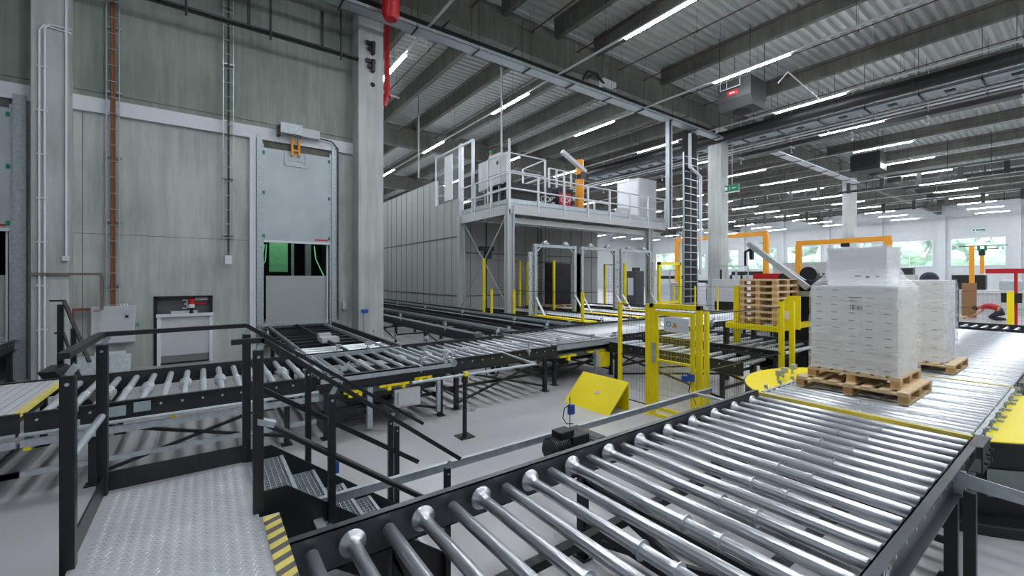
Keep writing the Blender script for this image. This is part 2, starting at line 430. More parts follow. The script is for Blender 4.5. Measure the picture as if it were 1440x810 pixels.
def pipes(t,y0,y1):
    for dx,dz in ((0,0),(.16,-.12)): MB().tube((dx,y0,dz),(dx,y1,dz),.045,10).build('pipe',M['white'],t)
    mb=MB()
    for y in range(int(y0)+1,int(y1),2): mb.box(-.12,.3,y,y+.05,-.25,-.2).tube((.08,y,-.22),(.08,y,2.2),.01,5)
    mb.build('hanger',M['black'],t)
line_y('pipe_pair','pair of white pipes running beside the wide cable tray','pipe',28.2,10.85,-8,30,pipes)
def btray(t,y0,y1):
    MB().box(-.25,.25,y0,y1,0,.03).box(-.27,-.25,y0,y1,0,.2).box(.25,.27,y0,y1,0,.2).build('tray',M['black'],t)
    MB().box(-.2,.2,y0,y1,.03,.12).build('cable',M['rubber'],t)
    mb=MB()
    for y in range(int(y0)+1,int(y1),3): mb.box(-.32,.32,y,y+.06,-.05,0).tube((-.1,y+.03,-.35),(-.1,y+.03,2.5),.014,6).cb(-.1,y+.03,-.36,.08,.08,.06)
    mb.build('hanger',M['offwhite'],t)
line_y('cable_tray','black cable tray loaded with cables, lowest of the duct bundle','cable tray',28.9,10.35,-8,30,btray)
def ltray(t,y0,y1):
    mb=MB().box(-.3,-.27,y0,y1,0,.1).box(.27,.3,y0,y1,0,.1)
    y=y0
    while y<y1: mb.box(-.3,.3,y,y+.04,0,.03); y+=.5
    mb.build('tray',M['black'],t)
    mb=MB(); y=y0+.7
    while y<y1: mb.box(-.34,-.28,y,y+.28,-.15,.75); mb.tube((.3,y+.9,0),(.3,y+.9,3),.02,6); mb.box(-.32,-.28,y+1.1,y+1.18,-.1,.6); y+=2.2
    mb.build('hanger',M['black'],t)
    MB().tube((-.32,y0,.72),(-.32,y1,.72),.025,6).build('pipe',M['galv'],t)
line_y('cable_ladder','black ladder tray with drop boxes hanging across the back of the hall','cable tray',44.6,9.7,-8,42,ltray)
line_y('cable_ladder','farther ladder tray hanging before the window wall','cable tray',54.5,9.0,-8,42,ltray)

# heater unit
t=thing('air_heater','suspended dark heating unit with a round fan and a red badge','heater',(20.4,9.9,10.2))
MB().prism([(-.55,0),(.55,0),(.75,.45),(.75,1.3),(-.75,1.3),(-.75,.45)],-.75,.75,'y').build('housing',mat('heater_grey',(52,55,56),.6),t,bev=.02)
MB().lathe((0,0,-.03),(0,0,1),[(0,.36),(.05,.42)],24).lathe((0,0,-.05),(0,0,1),[(0,.08),(.04,.1)],12).build('fan',M['rubber'],t)
MB().box(-.77,-.75,-.2,.3,.62,.82).build('badge',M['red'],t); MB().box(-.775,-.77,-.05,.2,.69,.75).build('badge_stripe',M['white'],t)
MB().path([(-.8,.6,1.5),(-.8,.6,.95),(-.8,-.3,.95),(-.8,-.3,1.5)],.02,6).path([(-.8,.3,.95),(-.8,.3,1.4)],.015,6).build('pipe',M['white'],t)
mb=MB()
for a in (-.7,.7):
    for b_ in (-.7,.7): mb.tube((a,b_,1.3),(a,b_,3.54),.015,6)
mb.build('suspension_rod',M['black'],t)
o=MB().path([(20.5,8.4,11.0),(20.5,8.0,11.35),(24.2,8.0,11.0)],.03,6).build('air_pipe',M['white']); tag(o,'white pipe bent away from the dark heating unit','pipe')
t=thing('air_heater','distant dark square heating unit under the roof before the far column','heater',(41.5,10.6,10.6))
MB().box(-.8,.8,-.9,.9,0,1.3).build('housing',M['dark'],t); MB().box(-.86,-.8,-.7,.7,.2,1.1).build('grille',M['black'],t)
mb=MB(); [mb.tube((a,b_,1.3),(a,b_,3.14),.02,6) for a in (-.7,.7) for b_ in (-.7,.7)]; mb.build('suspension_rod',M['black'],t)

# red pipes
t=thing('fire_pipe','bright red fire main dropping beside the square concrete column','pipe',(5.34,15.1,0))
MB().path([(0,0,13.75),(0,0,9.05),(-.06,.0,8.8),(-.12,.0,8.6)],.095,12).build('pipe',M['red'],t)
MB().lathe((0,0,9.2),(0,0,1),[(0,.13),(.12,.13)],14).lathe((0,0,8.95),(0,0,1),[(0,.13),(.08,.13)],14).build('flange',M['red'],t)
MB().tube((.08,-.1,9.0),(.4,-.15,8.95),.035,8).build('valve_handle',M['offwhite'],t)
o=MB().lathe((4.75,13.1,10.55),(0,0,1),[(0,.2),(.15,.27),(3.2,.27)],18).build('riser_pipe',M['red']); tag(o,'thick dark red pipe stub above the column top','pipe')

# ------------------------------------------------------------------ doors in the left wall
def big_door(idx,label,x0,x1,op0,op1):
    t=thing('door_%d'%idx,label,'door',((x0+x1)/2,YW,0),0,None,'structure'); h=(x1-x0)/2; cx=(x0+x1)/2
    mb=MB().box(-h-.05,-h+.1,-.14,0,0,6.85).box(h-.1,h+.12,-.14,0,0,6.85).box(-h+.1,-h+.14,-.1,.0,0,6.6).box(h-.16,h-.1,-.1,0,0,6.6)
    z=.6
    while z<6.8: mb.cb(h+.04,-.15,z,.03,.03,.03); mb.cb(-h+.03,-.15,z,.03,.03,.03); z+=.33
    mb.build('guide_frame',M['galv'],t)
    MB().box(-h+.14,h-.16,-.09,-.03,3.6,6.5).build('door_panel',M['galvdoor'],t)
    MB().box(-h+.14,h-.16,-.11,-.02,3.55,3.62).build('bottom_edge',M['white'],t)
    MB().box(-h+.22,h-.22,.06,.08,1.0,2.5).build('curtain',M['curtain'],t)
    MB().box(-h+.1,h-.1,.03,.11,.9,1.02).build('curtain_weight',M['galv'],t)
    MB().box(-h+.14,h-.16,-.03,.0,6.5,6.8).build('head_strip',M['conc_dk'],t)
    MB().box(h-.24,h-.2,-.02,.06,.9,3.6).build('edge_tube',M['white'],t)
    for z in (3.75,5.1,6.35):
        for s_ in (-1,1): MB().cb(s_*(h-.16)-.02,-.1,z,.07,.03,.1).build('sensor_tab',M['green'],t)
    MB().box(h-.62,h-.22,-.095,-.09,3.66,3.72).build('red_label',mat('red_label',(190,70,74),.5),t)
    return t
d1=big_door(1,'tall galvanised sliding door half raised over the conveyor opening',1.36,3.6,1.4,3.45)
d2=big_door(2,'tall galvanised sliding door cut off by the left picture edge',-5.85,-3.62,-5.75,-3.75)
MB().box(-.55,.08,-.42,-.12,6.98,7.3).build('drive_motor',M['galv'],d1)
MB().box(-.63,-.55,-.36,-.1,6.9,7.2).build('motor_plate',M['black'],d1)
MB().box(.08,.6,-.34,-.12,6.98,7.25).build('drive_control_box',M['offwhite'],d1)
MB().box(-.22,-.16,-.2,-.1,6.35,6.9).box(-.02,.04,-.2,-.1,6.35,6.9).box(-.22,.04,-.19,-.11,6.5,6.56).build('orange_buffer',M['orange'],d1)
MB().box(-.4,-.36,-.12,-.09,6.05,6.5).box(.2,.24,-.12,-.09,6.05,6.5).box(-.4,.24,-.12,-.09,6.02,6.08).box(-.3,.14,-.11,-.09,6.2,6.24).build('buffer_bracket',M['galv'],d1)
MB().path([(.6,-.2,7.05),(1.0,-.2,7.02),(1.2,-.2,6.8),(1.2,-.2,1.0)],.02,6).build('cable',M['black'],d1)
# inside the bay: pale green sheet, green straps
o=MB().box(1.9,2.5,17.6,17.7,2.65,3.9).build('hanging_sheet',M['palegreen']); tag(o,'pale green sheet hanging in the dark behind the door opening','sheet')
o=MB().box(1.2,4.2,18.1,18.2,0,.9).box(1.5,1.6,18.1,18.2,0,4.5).box(3.2,3.4,18.2,18.4,0,5).box(2.7,2.8,18.2,18.3,0,5).build('rack_upright',M['galv']); tag(o,'dark steel rack uprights seen through the door opening','rack')
for i,(px,sg) in enumerate(((1.62,1),(3.15,-1))):
    mb=MB().path([(px,16.3,3.55),(px-.06*sg,16.35,3.1),(px-.22*sg,16.4,2.75),(px-.4*sg,16.5,2.4)],.018,6)
    if i==0: mb.path([(px+.06,16.3,3.55),(px+.03,16.35,3.0),(px-.2,16.4,2.6)],.014,6)
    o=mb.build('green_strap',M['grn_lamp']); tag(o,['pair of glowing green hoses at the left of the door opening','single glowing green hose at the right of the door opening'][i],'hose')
L=bpy.data.lights.new('bay_light','POINT'); L.energy=22; L.color=(.7,1,.8); L.shadow_soft_size=.2  # added unseen light, brightens the pale green sheet in the bay
lo=bpy.data.objects.new('bay_light',L); COL.objects.link(lo); lo.location=(2.3,16.3,4.6); tag(lo,'lamp inside the storage bay behind the door','lamp')

# hatch "3"
t=thing('door_3','small roller hatch marked 3 in the concrete wall','door',(-.46,YW,0),0,None,'structure')
MB().box(-.68,.66,.12,.16,0,1.9).build('backing_board',mat('hatch_grey',(92,96,98),.6),t)
MB().box(-.68,-.6,-.02,.12,0,1.9).box(.58,.66,-.02,.12,1.2,1.9).box(-.68,.66,-.02,.12,1.86,1.92).build('frame_edge',M['black'],t)
mb=MB().box(-.6,-.52,-.1,.0,-.0,1.36).box(.58,.66,-.1,0,0,1.36).box(-.62,.68,-.14,.0,1.34,1.42)
mb.build('hatch_frame',M['white'],t)
MB().box(-.52,.58,-.06,-.04,.25,1.34).build('hatch_panel',M['offwhite'],t)
MB().box(-.52,.58,-.05,-.03,.05,.25).build('kick_panel',mat('kick_grey',(120,124,126),.6),t)
text_part('number','3',M['white'],t,(.02,.1,1.66),.4,(PI/2,0,0),.01)
MB().lathe((.16,-.05,1.42),(0,0,1),[(0,.05),(.12,.03),(.16,.05)],12).build('beacon_stem',M['black'],t)
MB().lathe((.16,-.05,1.58),(0,0,1),[(0,.075),(.1,.075)],12).build('beacon_base',M['white'],t)
MB().lathe((.16,-.05,1.68),(0,0,1),[(0,.075),(.14,.075),(.15,.05)],12).build('beacon_lens',M['red'],t)
MB().box(-.3,.3,-.03,.0,1.42,1.5).build('sign_plate',M['offwhite'],t)
MB().box(.24,.56,.08,.1,1.78,1.86).build('white_label',M['white'],t); MB().box(.26,.52,.08,.1,1.66,1.72).build('red_label',M['red'],t)

# wall fittings
def cable_ladder(label,x0,x1,z0,z1,cm,n,cw):
    t=thing('cable_ladder',label,'cable ladder',(x0,YW-.2,0)); w=x1-x0
    mb=MB().box(0,.02,0,.06,z0,z1).box(w-.02,w,0,.06,z0,z1); z=z0+.1
    while z<z1: mb.tube((0,.02,z),(w,.02,z),.012,6); z+=.42
    mb.build('ladder_frame',M['galv'],t)
    mb=MB()
    for k in range(n):
        x=w/2-cw/2+cw*(k+.5)/n; mb.tube((x,.05,z0+.02),(x,.05,z1),cw/n*.55,6)
    mb.build('cable_bundle',cm,t)
    mb=MB(); z=z0+.6
    while z<z1: mb.box(-.02,w+.02,.08,.2,z,z+.04); z+=1.7
    mb.build('wall_bracket',M['galv'],t); return t
cable_ladder('vertical cable ladder full of orange brown cables on the wall',-2.08,-1.81,1.62,13.5,M['cable_o'],4,.10)
t=cable_ladder('vertical cable ladder with dark green cables left of the tall door',.45,.72,3.1,13.5,M['cable_g'],2,.05)
MB().box(.05,.22,-.02,.02,2.85,3.1).build('end_label',M['white'],t)
t=thing('control_cabinet','pale grey control cabinet on the concrete wall below the orange cables','cabinet',(-2.36,YW-.26,.72))
MB().box(0,.85,0,.26,0,.98).build('body',M['offwhite'],t,bev=.01); MB().box(.02,.83,-.02,.0,.02,.96).build('door',M['offwhite'],t,bev=.006)
MB().cb(.7,-.03,.7,.06,.03,.06).build('switch',M['black'],t); MB().box(.06,.2,-.025,-.02,.86,.88).build('nameplate',M['inkd'],t)
MB().cb(.9,.1,.45,.06,.06,.1).build('socket',mat('teal_plastic',(70,140,150),.5),t)
mb=MB(); [mb.tube((.38+.06*k,.13,.98),(.38+.06*k,.13,1.03),.025,8) for k in range(6)]; mb.build('cable_gland',M['white'],t)
t=thing('conduit','pair of white conduits climbing the concrete pier','conduit',(-3.2,14.87,0))
for dx in (0,.09): MB().path([(dx,0,.0),(dx,0,8.35+dx),(dx+.08,0,8.5+dx*.5),(.55,0,8.45+dx)],.022,8).build('pipe',M['white'],t)
mb=MB(); [mb.cb(.045,0,1.2+1.05*k,.18,.04,.03) for k in range(7)]; mb.build('clip',M['white'],t)
o=MB().path([(-2.75,14.87,2.95),(-2.75,14.87,10.5)],.022,8).box(-2.81,-2.69,14.84,14.9,2.85,2.97).build('conduit',M['white']); tag(o,'single white conduit ending in a small box on the pier edge','conduit')
o=MB().box(-3.35,-2.1,14.83,14.9,2.5,2.56).box(-2.14,-2.08,14.83,14.9,1.62,2.5).build('cable_duct',mat('brown_grey_duct',(120,112,104),.6)); tag(o,'thin horizontal duct crossing the pier to the orange cables','duct')
o=MB().box(-2.75,-2.1,15.2,15.3,1.6,1.66).box(-2.75,-2.69,15.2,15.3,.3,1.6).build('cable_duct',M['cable_o']); tag(o,'bundle of brown cables bending down left of the control cabinet','cable')
t=thing('sheet_metal_tray','tilted galvanised tray leaning below the control cabinet','tray',(-2.7,15.0,.0))
MB().prism([(0,.0),(.05,.0),(.3,.42),(.25,.42)],.0,1.12,'x').build('sheet',M['galv'],t); MB().box(.4,1.0,.26,.36,.42,.5).build('label_sheet',M['white'],t)
mb=MB()
for k,(x,z) in enumerate(((4.05,.95),(4.15,.75))): pass
o=MB().box(3.85,3.95,15.25,15.38,1.35,1.6).build('emergency_switch',M['offwhite']); tag(o,'small white switch box right of the tall door frame','switch')
t=thing('sensor_post','sensor stand at the foot of the square column','sensor',(4.35,14.5,0))
MB().tube((0,0,0),(0,0,1.35),.03,8).build('post',M['galv'],t); MB().cb(0,-.05,1.32,.22,.08,.12).build('sensor_head',M['blue'],t)

# ------------------------------------------------------------------ conveyors
def roller_mesh(W,kind,n=14,r=.04,rings=()):
    mb=MB(); g=.035
    mb.lathe((0,-.03,0),(0,1,0),[(0,.014),(.012,.014),(.012,.009),(g+.03,.009),(g+.03,r*.9),(g+.036,r),(W-g+.024,r),(W-g+.03,r*.9),(W-g+.03,.009),(W+.048,.009),(W+.048,.014),(W+.06,.014)],n)
    if kind=='cone':
        mb.lathe((0,W-.14,0),(0,1,0),[(0,r),(.03,r*1.06),(.05,r*1.2),(.066,r*1.5),(.076,r*1.95),(.084,r*2.05),(.09,r*2.05),(.09,r*.9)],n+8)
    for q in rings:
        mb.lathe((0,q-.012,0),(0,1,0),[(0,r),(0,r*1.5),(.006,r*1.5),(.006,r*1.12),(.05,r*1.1),(.05,r)],n+6)
    if kind=='collar':
        for q in (-.1,0,.1):
            mb.lathe((0,W*.5+q-.03,0),(0,1,0),[(0,r),(.01,r*1.7),(.045,r*1.9),(.062,r)],n)
    if kind=='sleeve':
        for q in (-.06,.06): mb.lathe((0,W*.5+q-.02,0),(0,1,0),[(0,r),(.01,r*1.25),(.03,r*1.25),(.04,r)],n)
    return mb.mesh('roller',M['steel'] if kind in('cone','plain') else M['cone'])
_rc={}
def rmesh(W,kind,n=14,r=.04,rings=()):
    k=(round(W,3),kind,n,r,rings)
    if k not in _rc: _rc[k]=roller_mesh(W,kind,n,r,rings)
    return _rc[k]
def rails(t,L,W,zt,m,h=.2):
    for s_ in (0,1):
        y=W if s_ else 0; d=.06 if s_ else -.06; mb=MB()
        mb.box(0,L,min(y,y+d*.15),max(y,y+d*.15),zt-h,zt+.05)
        mb.box(0,L,min(y,y+d),max(y,y+d),zt+.042,zt+.05); mb.box(0,L,min(y,y+d),max(y,y+d),zt-h,zt-h+.008)
        mb.build('side_rail',m,t)
def legs(t,xs,W,zt,h=.2,brace=True,m=None):
    m=m or M['black']
    for x in xs:
        for y in (.0,W):
            MB().box(x-.035,x+.035,y-.04,y+.04,.01,zt-h).box(x-.07,x+.07,y-.08,y+.08,0,.012).build('leg',m,t)
        if brace: MB().box(x-.02,x+.02,0,W,.28,.33).box(x-.02,x+.02,0,W,zt-h-.08,zt-h-.03).build('cross_member',m,t)
def xbrace(t,x0,x1,y,z0,z1,m=None):
    MB().bar((x0,y,z0),(x1,y,z1),.035,.04).bar((x0,y+.02,z1),(x1,y+.02,z0),.035,.04).build('cross_brace',m or M['black'],t)
def conveyor(label,x,y,L,W,rz=0,zt=.9,pitch=.225,start=.12,seq=('plain',),rings=(),n=10,legx=(),braces=(),r=.04,m=None,group=None,name='roller_conveyor',h=.2):
    t=thing(name,label,'conveyor',(x,y,0),rz,group)
    rails(t,L,W,zt,m or M['black2'],h)
    k=0; q=start
    while q<L-.05:
        kind=seq[k%len(seq)]
        inst('roller',rmesh(W,kind,n,r,rings if kind in('cone','ring') else ()),t,(q,0,zt-r)); q+=pitch; k+=1
    legs(t,legx,W,zt,h)
    for a,b_,yy in braces: xbrace(t,a,b_,yy,.12,zt-h-.02)
    return t

# C : foreground
Y0=.72; WC=1.96; X0=-1.5; LC=5.97-X0
M['rail']=mat('dark_rail_steel',(92,97,102),.34,.6,.1,4)
C=conveyor('large foreground roller conveyor with cone flanged steel rollers',X0,Y0,LC,WC,0,.9,.225,1.62-.225*13-X0,('plain','cone'),(.62,.86),20,(.6,2.5,4.2,6.4),(),.04,M['rail'],name='roller_conveyor',h=.19)
for a in (2.5,4.2):
    MB().bar((a,0,.15),(a,WC,.68),.04,.05).bar((a+.03,0,.68),(a+.03,WC,.15),.04,.05).build('cross_brace',M['black'],C)
mb=MB().box(.02,7.3,.45,.52,.60,.66).box(.02,7.3,1.35,1.42,.60,.66); mb.build('under_beam',M['black'],C)
# guard rail and brackets on the far side
gy=3.37-Y0
MB().box(.5-X0,6.05-X0,gy-.012,gy+.012,.76,.83).box(.5-X0,6.05-X0,gy-.03,gy+.012,.826,.834).build('guard_rail',M['galv'],C)
for x in (.62,3.15,5.6):
    MB().box(x-X0-.03,x-X0+.03,WC+.05,gy,.80,.826).build('rail_bracket',M['galv'],C)
mb=MB().tube((.55-X0,gy-.1,.8),(.75-X0,WC+.1,.74),.016,8); mb.tube((.6-X0,gy-.1,.8),(.8-X0,WC+.1,.74),.016,8); mb.build('air_tube',M['galv'],C)
# motor
mb=MB(); x,y,z=2.92-X0,WC+.42,.80
mb.lathe((x-.28,y,z),(1,0,0),[(0,.07),(.03,.1),(.22,.1),(.25,.085)],16)
for k in range(8): mb.lathe((x-.24+.025*k,y,z),(1,0,0),[(0,.112),(.008,.112)],16)
mb.build('motor_body',M['black2'],C)
MB().box(x-.03,x+.2,y-.1,y+.1,z-.1,z+.1).box(x-.16,x+.02,y-.07,y+.07,z+.08,z+.16).build('gearbox',M['dark'],C,bev=.01)
MB().tube((x+.05,y,z),(x+.05,y-.4,z),.02,8).box(x+.2,x+.32,y-.2,y+.2,z+.06,z+.07).build('drive_shaft',M['black'],C)
MB().tube((3.2-X0,gy,.83),(3.2-X0,gy,1.16),.006,6).cb(3.22-X0,gy,1.02,.07,.04,.1).build('sensor',M['blue'],C)
MB().path([(3.2-X0,gy,1.08),(3.12-X0,gy,1.05),(3.1-X0,gy,.95),(3.15-X0,gy,.88),(3.25-X0,gy,.86)],.005,6).build('sensor_cable',M['rubber'],C)
MB().tube((.78-X0,gy,.83),(.8-X0,gy,1.2),.006,6).cb(.8-X0,gy,1.03,.04,.04,.09).build('sensor',M['blue'],C)
# right rail brackets
mb=MB().prism([(.05,.90),(.05,.78),(-.75,.76),(-.9,.8),(-.75,.83)],4.9-X0,4.91-X0,'x'); mb.box(4.89-X0,4.93-X0,-.08,.02,.7,.9)
mb.build('support_arm',M['galv'],C)
MB().box(4.86-X0,4.93-X0,-.14,-.07,0,.76).build('leg',M['black'],C)
mb=MB()
for x in (3.05,): mb.box(x-X0-.06,x-X0+.06,-.02,-.008,.66,.9); [mb.tube((x-X0+a,-.03,z),(x-X0+a,0,z),.014,8) for a in (-.035,.035) for z in (.72,.84)]
mb.build('joint_plate',M['galv'],C)
mb=MB().box(5.55-X0,5.97-X0,-.1,-.09,.72,.95).box(5.55-X0,5.97-X0,-.1,-.02,.945,.952).box(5.55-X0,5.97-X0,-.1,-.02,.715,.722)
for k in range(4): mb.tube((5.62-X0+.09*k,-.13,.8+.06*(k%2)),(5.62-X0+.09*k,-.09,.8+.06*(k%2)),.014,8)
mb.build('end_bracket',M['black2'],C)

# turntable
TX,TY=7.66,1.72; RT=1.77
T=thing('turntable','round pallet turntable with yellow top plate under the wrapped load','turntable',(TX,TY,0))
MB().lathe((0,0,.05),(0,0,1),[(0,RT-.02),(.76,RT-.02)],96).build('drum',M['dark'],T)
MB().lathe((0,0,0),(0,0,1),[(0,RT+.2),(.09,RT+.2),(.1,RT+.18)],96).build('base_plate',M['black'],T)
MB().lathe((0,0,.81),(0,0,1),[(0,RT),(.02,RT)],96).build('rim',M['black'],T)
MB().lathe((0,0,.832),(0,0,1),[(0,RT-.015),(.008,RT-.02)],96).build('top_plate',M['yellow'],T)
hw=.99
for q in range(20):
    x=-1.5+q*.158
    if abs(x)<math.sqrt(max(0,(RT+.1)**2-hw*hw)): inst('roller',rmesh(2*hw,'plain' if q%3 else 'sleeve',12,.046),T,(x,-hw,.86))
for s_ in (-1,1):
    mb=MB().box(-1.5,1.5,s_*hw-.02,s_*hw+.02,.84,.9); 
    for k in range(8):
        x=-1.3+.37*k+.06*(k%3); mb.box(x-.04,x+.04,s_*hw-.03,s_*(hw+.06) if s_>0 else -hw+.03,.84,.86) if s_>0 else mb.box(x-.04,x+.04,-hw-.08,-hw+.03,.84,.86)
        mb.tube((x,s_*(hw+.03),.85),(x,s_*(hw+.03),.93),.012,6); mb.cb(x,s_*(hw+.05),.93,.05,.03,.04)
    mb.build('side_rail',M['galv'],T)
MB().box(-1.62,-1.56,-hw,hw,.84,.905).build('yellow_edge_bar',M['yell2'],T); MB().box(1.56,1.62,-hw,hw,.84,.905).build('yellow_edge_bar',M['yell2'],T)
a=math.radians(-131)
mb=MB(); seg=[(RT-.01)]; pts=[]
for k in range(9):
    an=a+(k-4)*.055; pts.append((math.cos(an)*1.0,math.sin(an)*1.0))
for (p,q2) in zip(pts,pts[1:]):
    mb.add([(p[0]*RT,p[1]*RT,.3),(q2[0]*RT,q2[1]*RT,.3),(q2[0]*RT,q2[1]*RT,.57),(p[0]*RT,p[1]*RT,.57)],[(0,1,2,3)])
    
mb.build('access_plate',mat('access_grey',(130,138,138),.5,.3),T)
for (ax_,ay_) in ((-.4,1.25),(-.1,1.3),(.3,1.32)):
    MB().tube((ax_,ay_,.84),(ax_,ay_,.97),.02,8).cb(ax_+.05,ay_,.95,.12,.07,.08).build('latch',M['galv'],T)

# D beyond the turntable
D=conveyor('long roller conveyor carrying the second wrapped load beyond the turntable',9.38,.72,9.2,1.96,0,.9,.16,.1,('plain','plain','sleeve'),(),8,(.4,3,6,8.9),(),.045)
conveyor('dark conveyor crossing behind the turntable line before the kneeling worker',20.7,-6,11.5,1.9,PI/2,.9,.225,.12,('plain',),(),8,(1,4,7,10),())
# A : left conveyors
A1=conveyor('roller conveyor passing behind the steel platform at left',-1.62,7.0,3.0,2.05,0,.9,.215,.1,('collar','sleeve'),(),12,(.55,2.6),((.6,2.6,0),),.042)
MB().tube((0,-.16,.74),(3.0,-.16,.74),.022,8).build('guard_tube',M['galv'],A1)
mb=MB().box(0,3,-.14,-.09,.60,.68); x=.05
while x<2.9: mb.box(x,x+.03,-.145,-.14,.61,.67); x+=.06
mb.build('cable_duct',M['galv'],A1)
mb=MB().box(-1.0,3,-.02,.02,.24,.3); mb.build('low_rail',M['galv'],A1)
MB().box(.62,.85,-.075,-.06,.78,.9).box(.92,1.08,-.075,-.06,.8,.92).build('name_plate',mat('plate_green_grey',(170,186,188),.4,.3),A1)
MB().cb(1.3,-.1,.66,.05,.05,.08).build('pull_switch',M['yellow'],A1); MB().cb(.05,-.1,.6,.06,.05,.08).build('pull_switch',M['yellow'],A1)
MB().tube((.42,-.2,.7),(.42,-.2,1.05),.02,8).cb(.42,-.2,.98,.08,.06,.1).cb(.42,-.2,.8,.1,.08,.06).build('bracket',M['galv'],A1)
# slatted deck far left
t=thing('slatted_conveyor','slatted grey conveyor cover with yellow hatched edge at far left','conveyor',(-6.5,7.0,0))
rails(t,4.85,2.05,.9,M['black2'])
mb=MB(); x=0.02
while x<4.75: mb.box(x,x+.085,.0,2.05,.9,.935); x+=.1
mb.build('slat_deck',M['offwhite'],t); MB().box(4.78,4.85,0,2.05,.9,.94).build('hatched_edge',M['yell2'],t); legs(t,(.5,2.6,4.6),2.05,.9); xbrace(t,2.6,4.6,0,.12,.68)
MB().box(0,4.85,-.02,.02,.24,.3).build('low_rail',M['galv'],t); MB().tube((0,-.16,.74),(4.85,-.16,.74),.022,8).build('guard_tube',M['galv'],t); MB().box(0,4.85,-.14,-.09,.60,.68).build('cable_duct',M['galv'],t)
# transfer unit under the door lane
A2=thing('transfer_unit','steel transfer unit where the door lane joins the left conveyor','conveyor',(1.4,6.9,0))
rails(A2,2.1,2.15,.9,M['black2'])
for k in range(8): inst('roller',rmesh(2.15,'plain' if k%3 else 'collar',10),A2,(.15+.26*k,0,.86))
for x in (.08,.28,1.82,2.02): MB().box(x-.02,x+.02,0,2.15,.84,.935).build('chain_rail',M['galv'],A2)
MB().box(.05,2.05,2.05,2.1,.86,.94).build('cross_bar',M['galv'],A2)
MB().box(0,2.15,-.12,-.08,.86,.95).box(0,2.15,-.12,-.02,.93,.95).build('front_beam',M['galv'],A2)
legs(A2,(.1,2.0),2.15,.9); xbrace(A2,.1,2.0,0,.12,.68)
for (x,z,w) in ((.35,.66,.3),(.9,.68,.5),(1.5,.72,.32)): MB().box(x,x+w,-.06,.02,z-.02,z+.02).cb(x+w*.3,-.05,z-.03,.06,.08,.09).cb(x+w*.8,-.05,z-.03,.05,.06,.08).build('yellow_carriage',M['yellow'],A2)
MB().box(.3,1.9,0,2.1,.52,.6).box(.5,1.7,.1,.6,.35,.52).build('lift_frame',M['dark'],A2)
MB().box(1.15,1.6,-.06,.1,.28,.58).box(1.2,1.52,-.1,-.06,.32,.54).build('junction_box',M['offwhite'],A2)
MB().box(.7,.78,-.08,0,.05,.7).box(1.9,1.96,-.1,-.04,.1,.7).build('support_strut',M['galv'],A2)
for (x,y) in ((.1,-.1),(2.05,-.1),(2.1,.9),(.05,.9),(1.4,2.2)): MB().tube((x,y,.9),(x,y,1.08),.016,8).cb(x,y,1.06,.1,.05,.07).cb(x,y,.96,.06,.06,.05).build('sensor_bracket',M['galv'],A2)
# B door lane
B=thing('chain_conveyor','dark chain conveyor entering the tall door opening','conveyor',(3.5,9.1,0),PI/2)
rails(B,7.0,2.1,.9,M['black2'])
for y in (.25,1.05,1.85): MB().box(0,7.0,y-.03,y+.03,.84,.91).box(0,7.0,y-.012,y+.012,.91,.93).build('chain_track',M['galv'] if y<.5 or y>1.5 else M['black2'],B)
mb=MB(); x=.3
while x<7: mb.box(x,x+.07,0,2.1,.74,.8); x+=.62
mb.build('cross_beam',M['black'],B)
for k in range(4): inst('roller',rmesh(2.1,'plain',10),B,(.25+.28*k,0,.86))
MB().box(1.9,2.3,.8,1.2,.86,.98).box(2.5,2.7,.85,1.15,.86,1.02).build('sensor_unit',M['offwhite'],B); legs(B,(.3,3.2,6.2),2.1,.9)
# A3.. to the right
A3=conveyor('roller conveyor right of the transfer unit with bulky grey roller collars',3.55,7.05,2.75,2.05,0,.9,.225,.14,('collar','plain'),(),12,(.25,2.4),((.3,2.35,0),),.042)
MB().lathe((.15,-.1,.88),(0,1,0),[(0,.07),(.03,.07)],16).build('round_reflector',mat('reflector_grey',(150,165,175),.3,.4),A3)
MB().path([(-1.15,-1.3,.95),(1.1,-1.3,.95),(1.25,-.1,.95)],.022,8).build('guard_tube',M['galv'],A3)
MB().tube((-.3,-1.3,.012),(-.3,-1.3,.85),.035,8).box(-.42,-.18,-1.42,-1.18,0,.012).cb(-.3,-1.3,.88,.07,.07,.1).build('floor_post',M['black'],A3)
MB().cb(-.28,-1.3,.93,.06,.06,.12).build('pull_switch',M['yellow'],A3)
A4=thing('transfer_unit','transfer unit in the middle of the long conveyor line with yellow carriages','conveyor',(6.35,7.3,0))
rails(A4,2.1,2.3,.9,M['black2'])
for k in range(9): inst('roller',rmesh(2.3,'plain',10),A4,(.12+.23*k,0,.86))
for x in (.24,1.86): MB().box(x-.02,x+.02,0,2.3,.84,.93).build('chain_rail',M['galv'],A4)
MB().box(-.05,2.15,-.2,-.16,.82,.95).box(-.05,2.15,-.2,-.04,.94,.95).build('front_beam',M['galv'],A4)
legs(A4,(.1,2.0),2.3,.9); xbrace(A4,.1,2.0,0,.12,.68)
for (x,z,w) in ((.2,.64,.5),(1.1,.66,.6)): MB().box(x,x+w,-.1,.0,z-.02,z+.02).cb(x+w*.5,-.08,z-.04,.08,.08,.12).build('yellow_carriage',M['yellow'],A4)
MB().box(1.5,1.85,-.1,.1,.25,.62).build('yellow_box',M['yellow'],A4); MB().box(1.4,1.5,-.1,.05,.28,.58).build('junction_box',M['offwhite'],A4)
MB().box(.2,1.9,.1,2.1,.48,.56).build('lift_frame',M['dark'],A4); MB().box(1.3,1.36,-.14,-.08,.05,.7).build('support_strut',M['galv'],A4)
